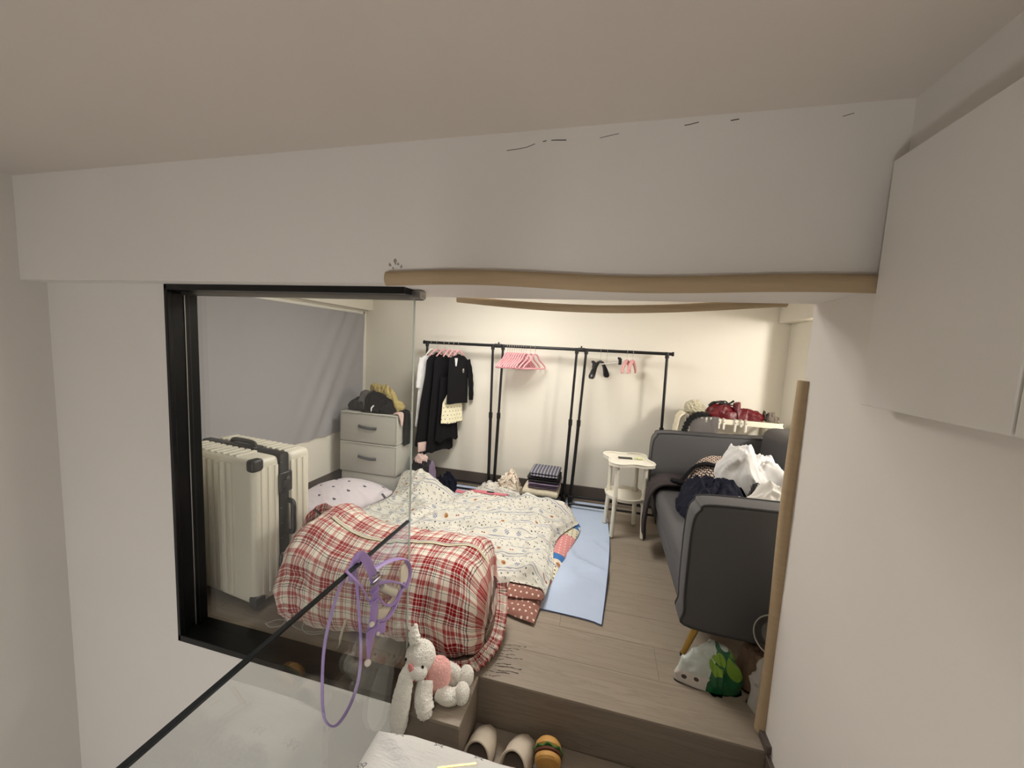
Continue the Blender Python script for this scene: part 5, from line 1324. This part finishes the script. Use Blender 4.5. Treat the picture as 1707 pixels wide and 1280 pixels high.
Y3 = Y3-.012*np.clip(1-(cx_*W_)/.10, 0, 1)*np.clip(1-(1-cy_)*L_/.1, 0, 1)
X3 = X3+.004*pn(Y3*9, Z3*9, 1)*(dr > .004); Y3 = Y3+.004*pn(X3*9, Z3*9, 2)*(dr > .004)
bs = MB().sheet(np.stack([X3, Y3, Z3], -1), .0025, np.stack([Ug*W_+.02*pn(X3*3, Y3*3, 5), Vg*L_], -1)).build('bed_sheet', BOW, loc=(0, 0, BZ), angle=80)
tag(bs, 'white crinkled sheet with small bow print spread over the bed', 'sheet')
cd = thing('paper_card', 'white folded card with a gold edge line lying on the bed sheet', 'card', (-.29, .83, BZ+.01), math.radians(22))
part(MB().rbox(-.055, .045, -.10, .02, .0, .009, .001, 1), 'card', plain('white_card', (236, 232, 224), .6, .02), cd, smooth=False)
part(MB().rbox(-.055, .045, .004, .009, .0085, .0098, .0003, 1), 'gold_line', GOLD, cd, smooth=False)
part(MB().rbox(.020, .024, -.06, -.03, .0085, .0096, .0002, 1), 'gold_mark', GOLD, cd, smooth=False)
# snack bags on the bed (they show as a reflection in the railing)
FILM = MatB('clear_film', lin((232, 232, 232)), .10, spec=1.0); FILM.b.inputs['Transmission Weight'].default_value = .25; FILM.b.inputs['IOR'].default_value = 1.15
FILM.bump(FILM.noise(45, 4), 1.0, .012)
cloth('film_bag', heap([(-.52, .715), (-.44, .725), (-.38, .70), (-.40, .60), (-.51, .60)], BZ+.004, .035, 91, .02, 26), FILM.m, 'crinkled clear film bag lying on the bed by the railing', (-.43, .75, BZ), 'bag')
cloth('film_bag', heap([(-.34, .74), (-.22, .76), (-.16, .69), (-.20, .60), (-.34, .60)], BZ+.004, .035, 93, .02, 26), FILM.m, 'crinkled clear film bag with a pink packet beside it on the bed', (-.26, .68, BZ), 'bag')
for (cx, cy, rz, rgb, lab) in ((-.42, .54, 20, (196, 120, 120), 'small dusty pink packet between the film bags on the bed'), (-.12, .74, -15, (214, 160, 160), 'pale pink packet beyond the film bags on the bed'), (-.30, .80, 35, (206, 196, 140), 'pale yellow packet beyond the film bags on the bed')):
    if cy > .78: cx, cy = -.27, .50
    t = thing('snack_packet', lab, 'packet', (cx, cy, BZ+.006), math.radians(rz))
    part(MB().blob((0, 0, .012), (.045, .030, .012), 20, 12, .08, 5, cx), 'packet_body', plain('packet_film', rgb, .25, .1), t)
    for sx in (-1, 1): part(MB().rbox(sx*.045-.006, sx*.045+.006, -.027, .027, .008, .012, .001, 1), 'crimped_end', plain('packet_end', rgb, .3, .1), t)

# ------------------------------------------------------------------ lilac pouch hung over the railing
LILAC = plain('lilac_leatherette', (172, 146, 206), .45, .05, 20); PEARL = plain('pearl', (232, 226, 214), .18, .0); CLEARP = glass('clear_vinyl', (.88, .87, .86), .06)
po = thing('lilac_pouch', 'lilac clear-vinyl pouch with buckled strap and pearls hung over the glass railing', 'bag', (XG, .98, .43))
# strap over the edge, front side (+x) then thin strap on the stair side
sx_ = XG+.012
st = MB().tube(bez([(XG-.014, .905, .60), (XG-.013, .915, .645), (XG, .925, .672), (sx_+.004, .935, .65), (sx_+.012, .952, .60), (sx_+.014, .962, .55), (sx_+.012, .960, .47), (sx_+.008, .952, .42)], 8), .013, 10, flat=(.25, 1)).build('strap', LILAC, po)
sub(MB().rbox(sx_+.008, sx_+.022, .945, .975, .592, .598, .001, 1).rbox(sx_+.008, sx_+.022, .945, .975, .566, .572, .001, 1).tube([(sx_+.02, .942, .582), (sx_+.022, .978, .582)], .0025, 8), 'buckle', CHROME, st)
for z_ in (.515, .545): sub(MB().rbox(sx_+.004, sx_+.022, .946, .976, z_-.004, z_+.004, .002, 1), 'strap_keeper', LILAC, st)
# frame bands of the pouch (rounded box lying open)
def ring(pts, r, name, mat=LILAC, flat=(.3, 1), closed=False):
    return MB().tube(bez(pts, 8, closed), r, 8, flat=flat, closed=closed).build(name, mat, po)
px_ = XG+.02
ring([(px_, .965, .610), (px_+.012, 1.02, .605), (px_+.02, 1.085, .580), (px_+.016, 1.14, .535), (px_+.014, 1.155, .48), (px_+.012, 1.13, .445)], .011, 'upper_band')
ring([(px_+.004, .970, .560), (px_+.016, 1.02, .540), (px_+.022, 1.075, .500), (px_+.018, 1.11, .465)], .011, 'middle_band')
ring([(px_+.006, .975, .520), (px_+.018, 1.00, .475), (px_+.022, 1.045, .450), (px_+.018, 1.10, .462)], .0055, 'lower_band', flat=(.6, 1))
ring([(px_+.008, .970, .440), (px_+.016, 1.01, .420), (px_+.018, 1.06, .428), (px_+.014, 1.125, .470)], .006, 'bottom_band', flat=(.6, 1))
g = coons([(1.10, .535), (1.15, .535)], [(1.15, .535), (1.157, .49), (1.135, .448)], [(1.09, .462), (1.135, .448)], [(1.10, .535), (1.09, .462)], 14, 14)
MB().sheet(np.stack([np.full_like(g[..., 0], px_+.010)+.004*np.sin(g[..., 0]*60), g[..., 0], g[..., 1]], -1), .004).build('lining_panel', CREAMFAB, po)
g = coons([(.975, .425), (1.03, .418), (1.10, .452)], [(1.10, .452), (1.10, .47)], [(.98, .47), (1.04, .452), (1.10, .47)], [(.975, .425), (.98, .47)], 20, 10)
MB().sheet(np.stack([np.full_like(g[..., 0], px_+.008), g[..., 0], g[..., 1]], -1), .004).build('lining_panel', CREAMFAB, po)
g = coons([(.97, .555), (1.10, .465)], [(1.10, .465), (1.045, .452)], [(.98, .515), (1.045, .452)], [(.97, .555), (.98, .515)], 20, 12)
MB().sheet(np.stack([np.full_like(g[..., 0], px_+.006), g[..., 0], g[..., 1]], -1), .002).build('vinyl_window', CLEARP, po)
MB().tube([(px_+.006, .992, .540), (px_+.016, 1.055, .480)], [.013, .014], 14).build('inner_roll', plain('ivory_roll', (216, 210, 192), .5, .05), po)
# pointed corner with pearls
MB().sheet(np.stack([np.full((10, 10), px_+.004)+.006*np.sin(np.linspace(0, 3, 10))[:, None], (.928+.06*np.linspace(0, 1, 10)[:, None]*np.linspace(.1, 1, 10)[None])+.0*np.zeros((10, 10)), (.345+.085*np.linspace(0, 1, 10)[None]*np.ones((10, 1)))], -1), .006).build('pointed_corner', LILAC, po)
g = coons([(.975, .385), (1.02, .392), (1.06, .43)], [(1.06, .43), (1.06, .44)], [(.965, .425), (1.03, .418), (1.06, .44)], [(.975, .385), (.965, .425)], 20, 8)
MB().sheet(np.stack([px_+.012+.008*np.sin(g[..., 0]*140), g[..., 0], g[..., 1]], -1), .003).build('ruffle', LILAC, po)
for (yy_, zz_, r_) in ((.926, .338, .010), (.945, .448, .0085), (.978, .392, .006)):
    MB().blob((px_+.008, yy_, zz_), (r_, r_, r_), 16, 12).build('pearl', PEARL, po)
MB().tube(bez([(XG-.013, .895, .650), (XG-.014, .845, .60), (XG-.015, .80, .50), (XG-.016, .790, .38), (XG-.017, .800, .27), (XG-.017, .845, .203), (XG-.017, .905, .205), (XG-.017, .948, .26), (XG-.016, .955, .36), (XG-.015, .940, .50), (XG-.013, .925, .62)], 10), .0052, 8, flat=(.5, 1)).build('thin_strap', LILAC, po)
MB().tube(bez([(XG, .862, .662), (sx_, .872, .640), (sx_+.008, .905, .590), (sx_+.010, .940, .520)], 8), .008, 8, flat=(.3, 1)).build('side_strap', LILAC, po)
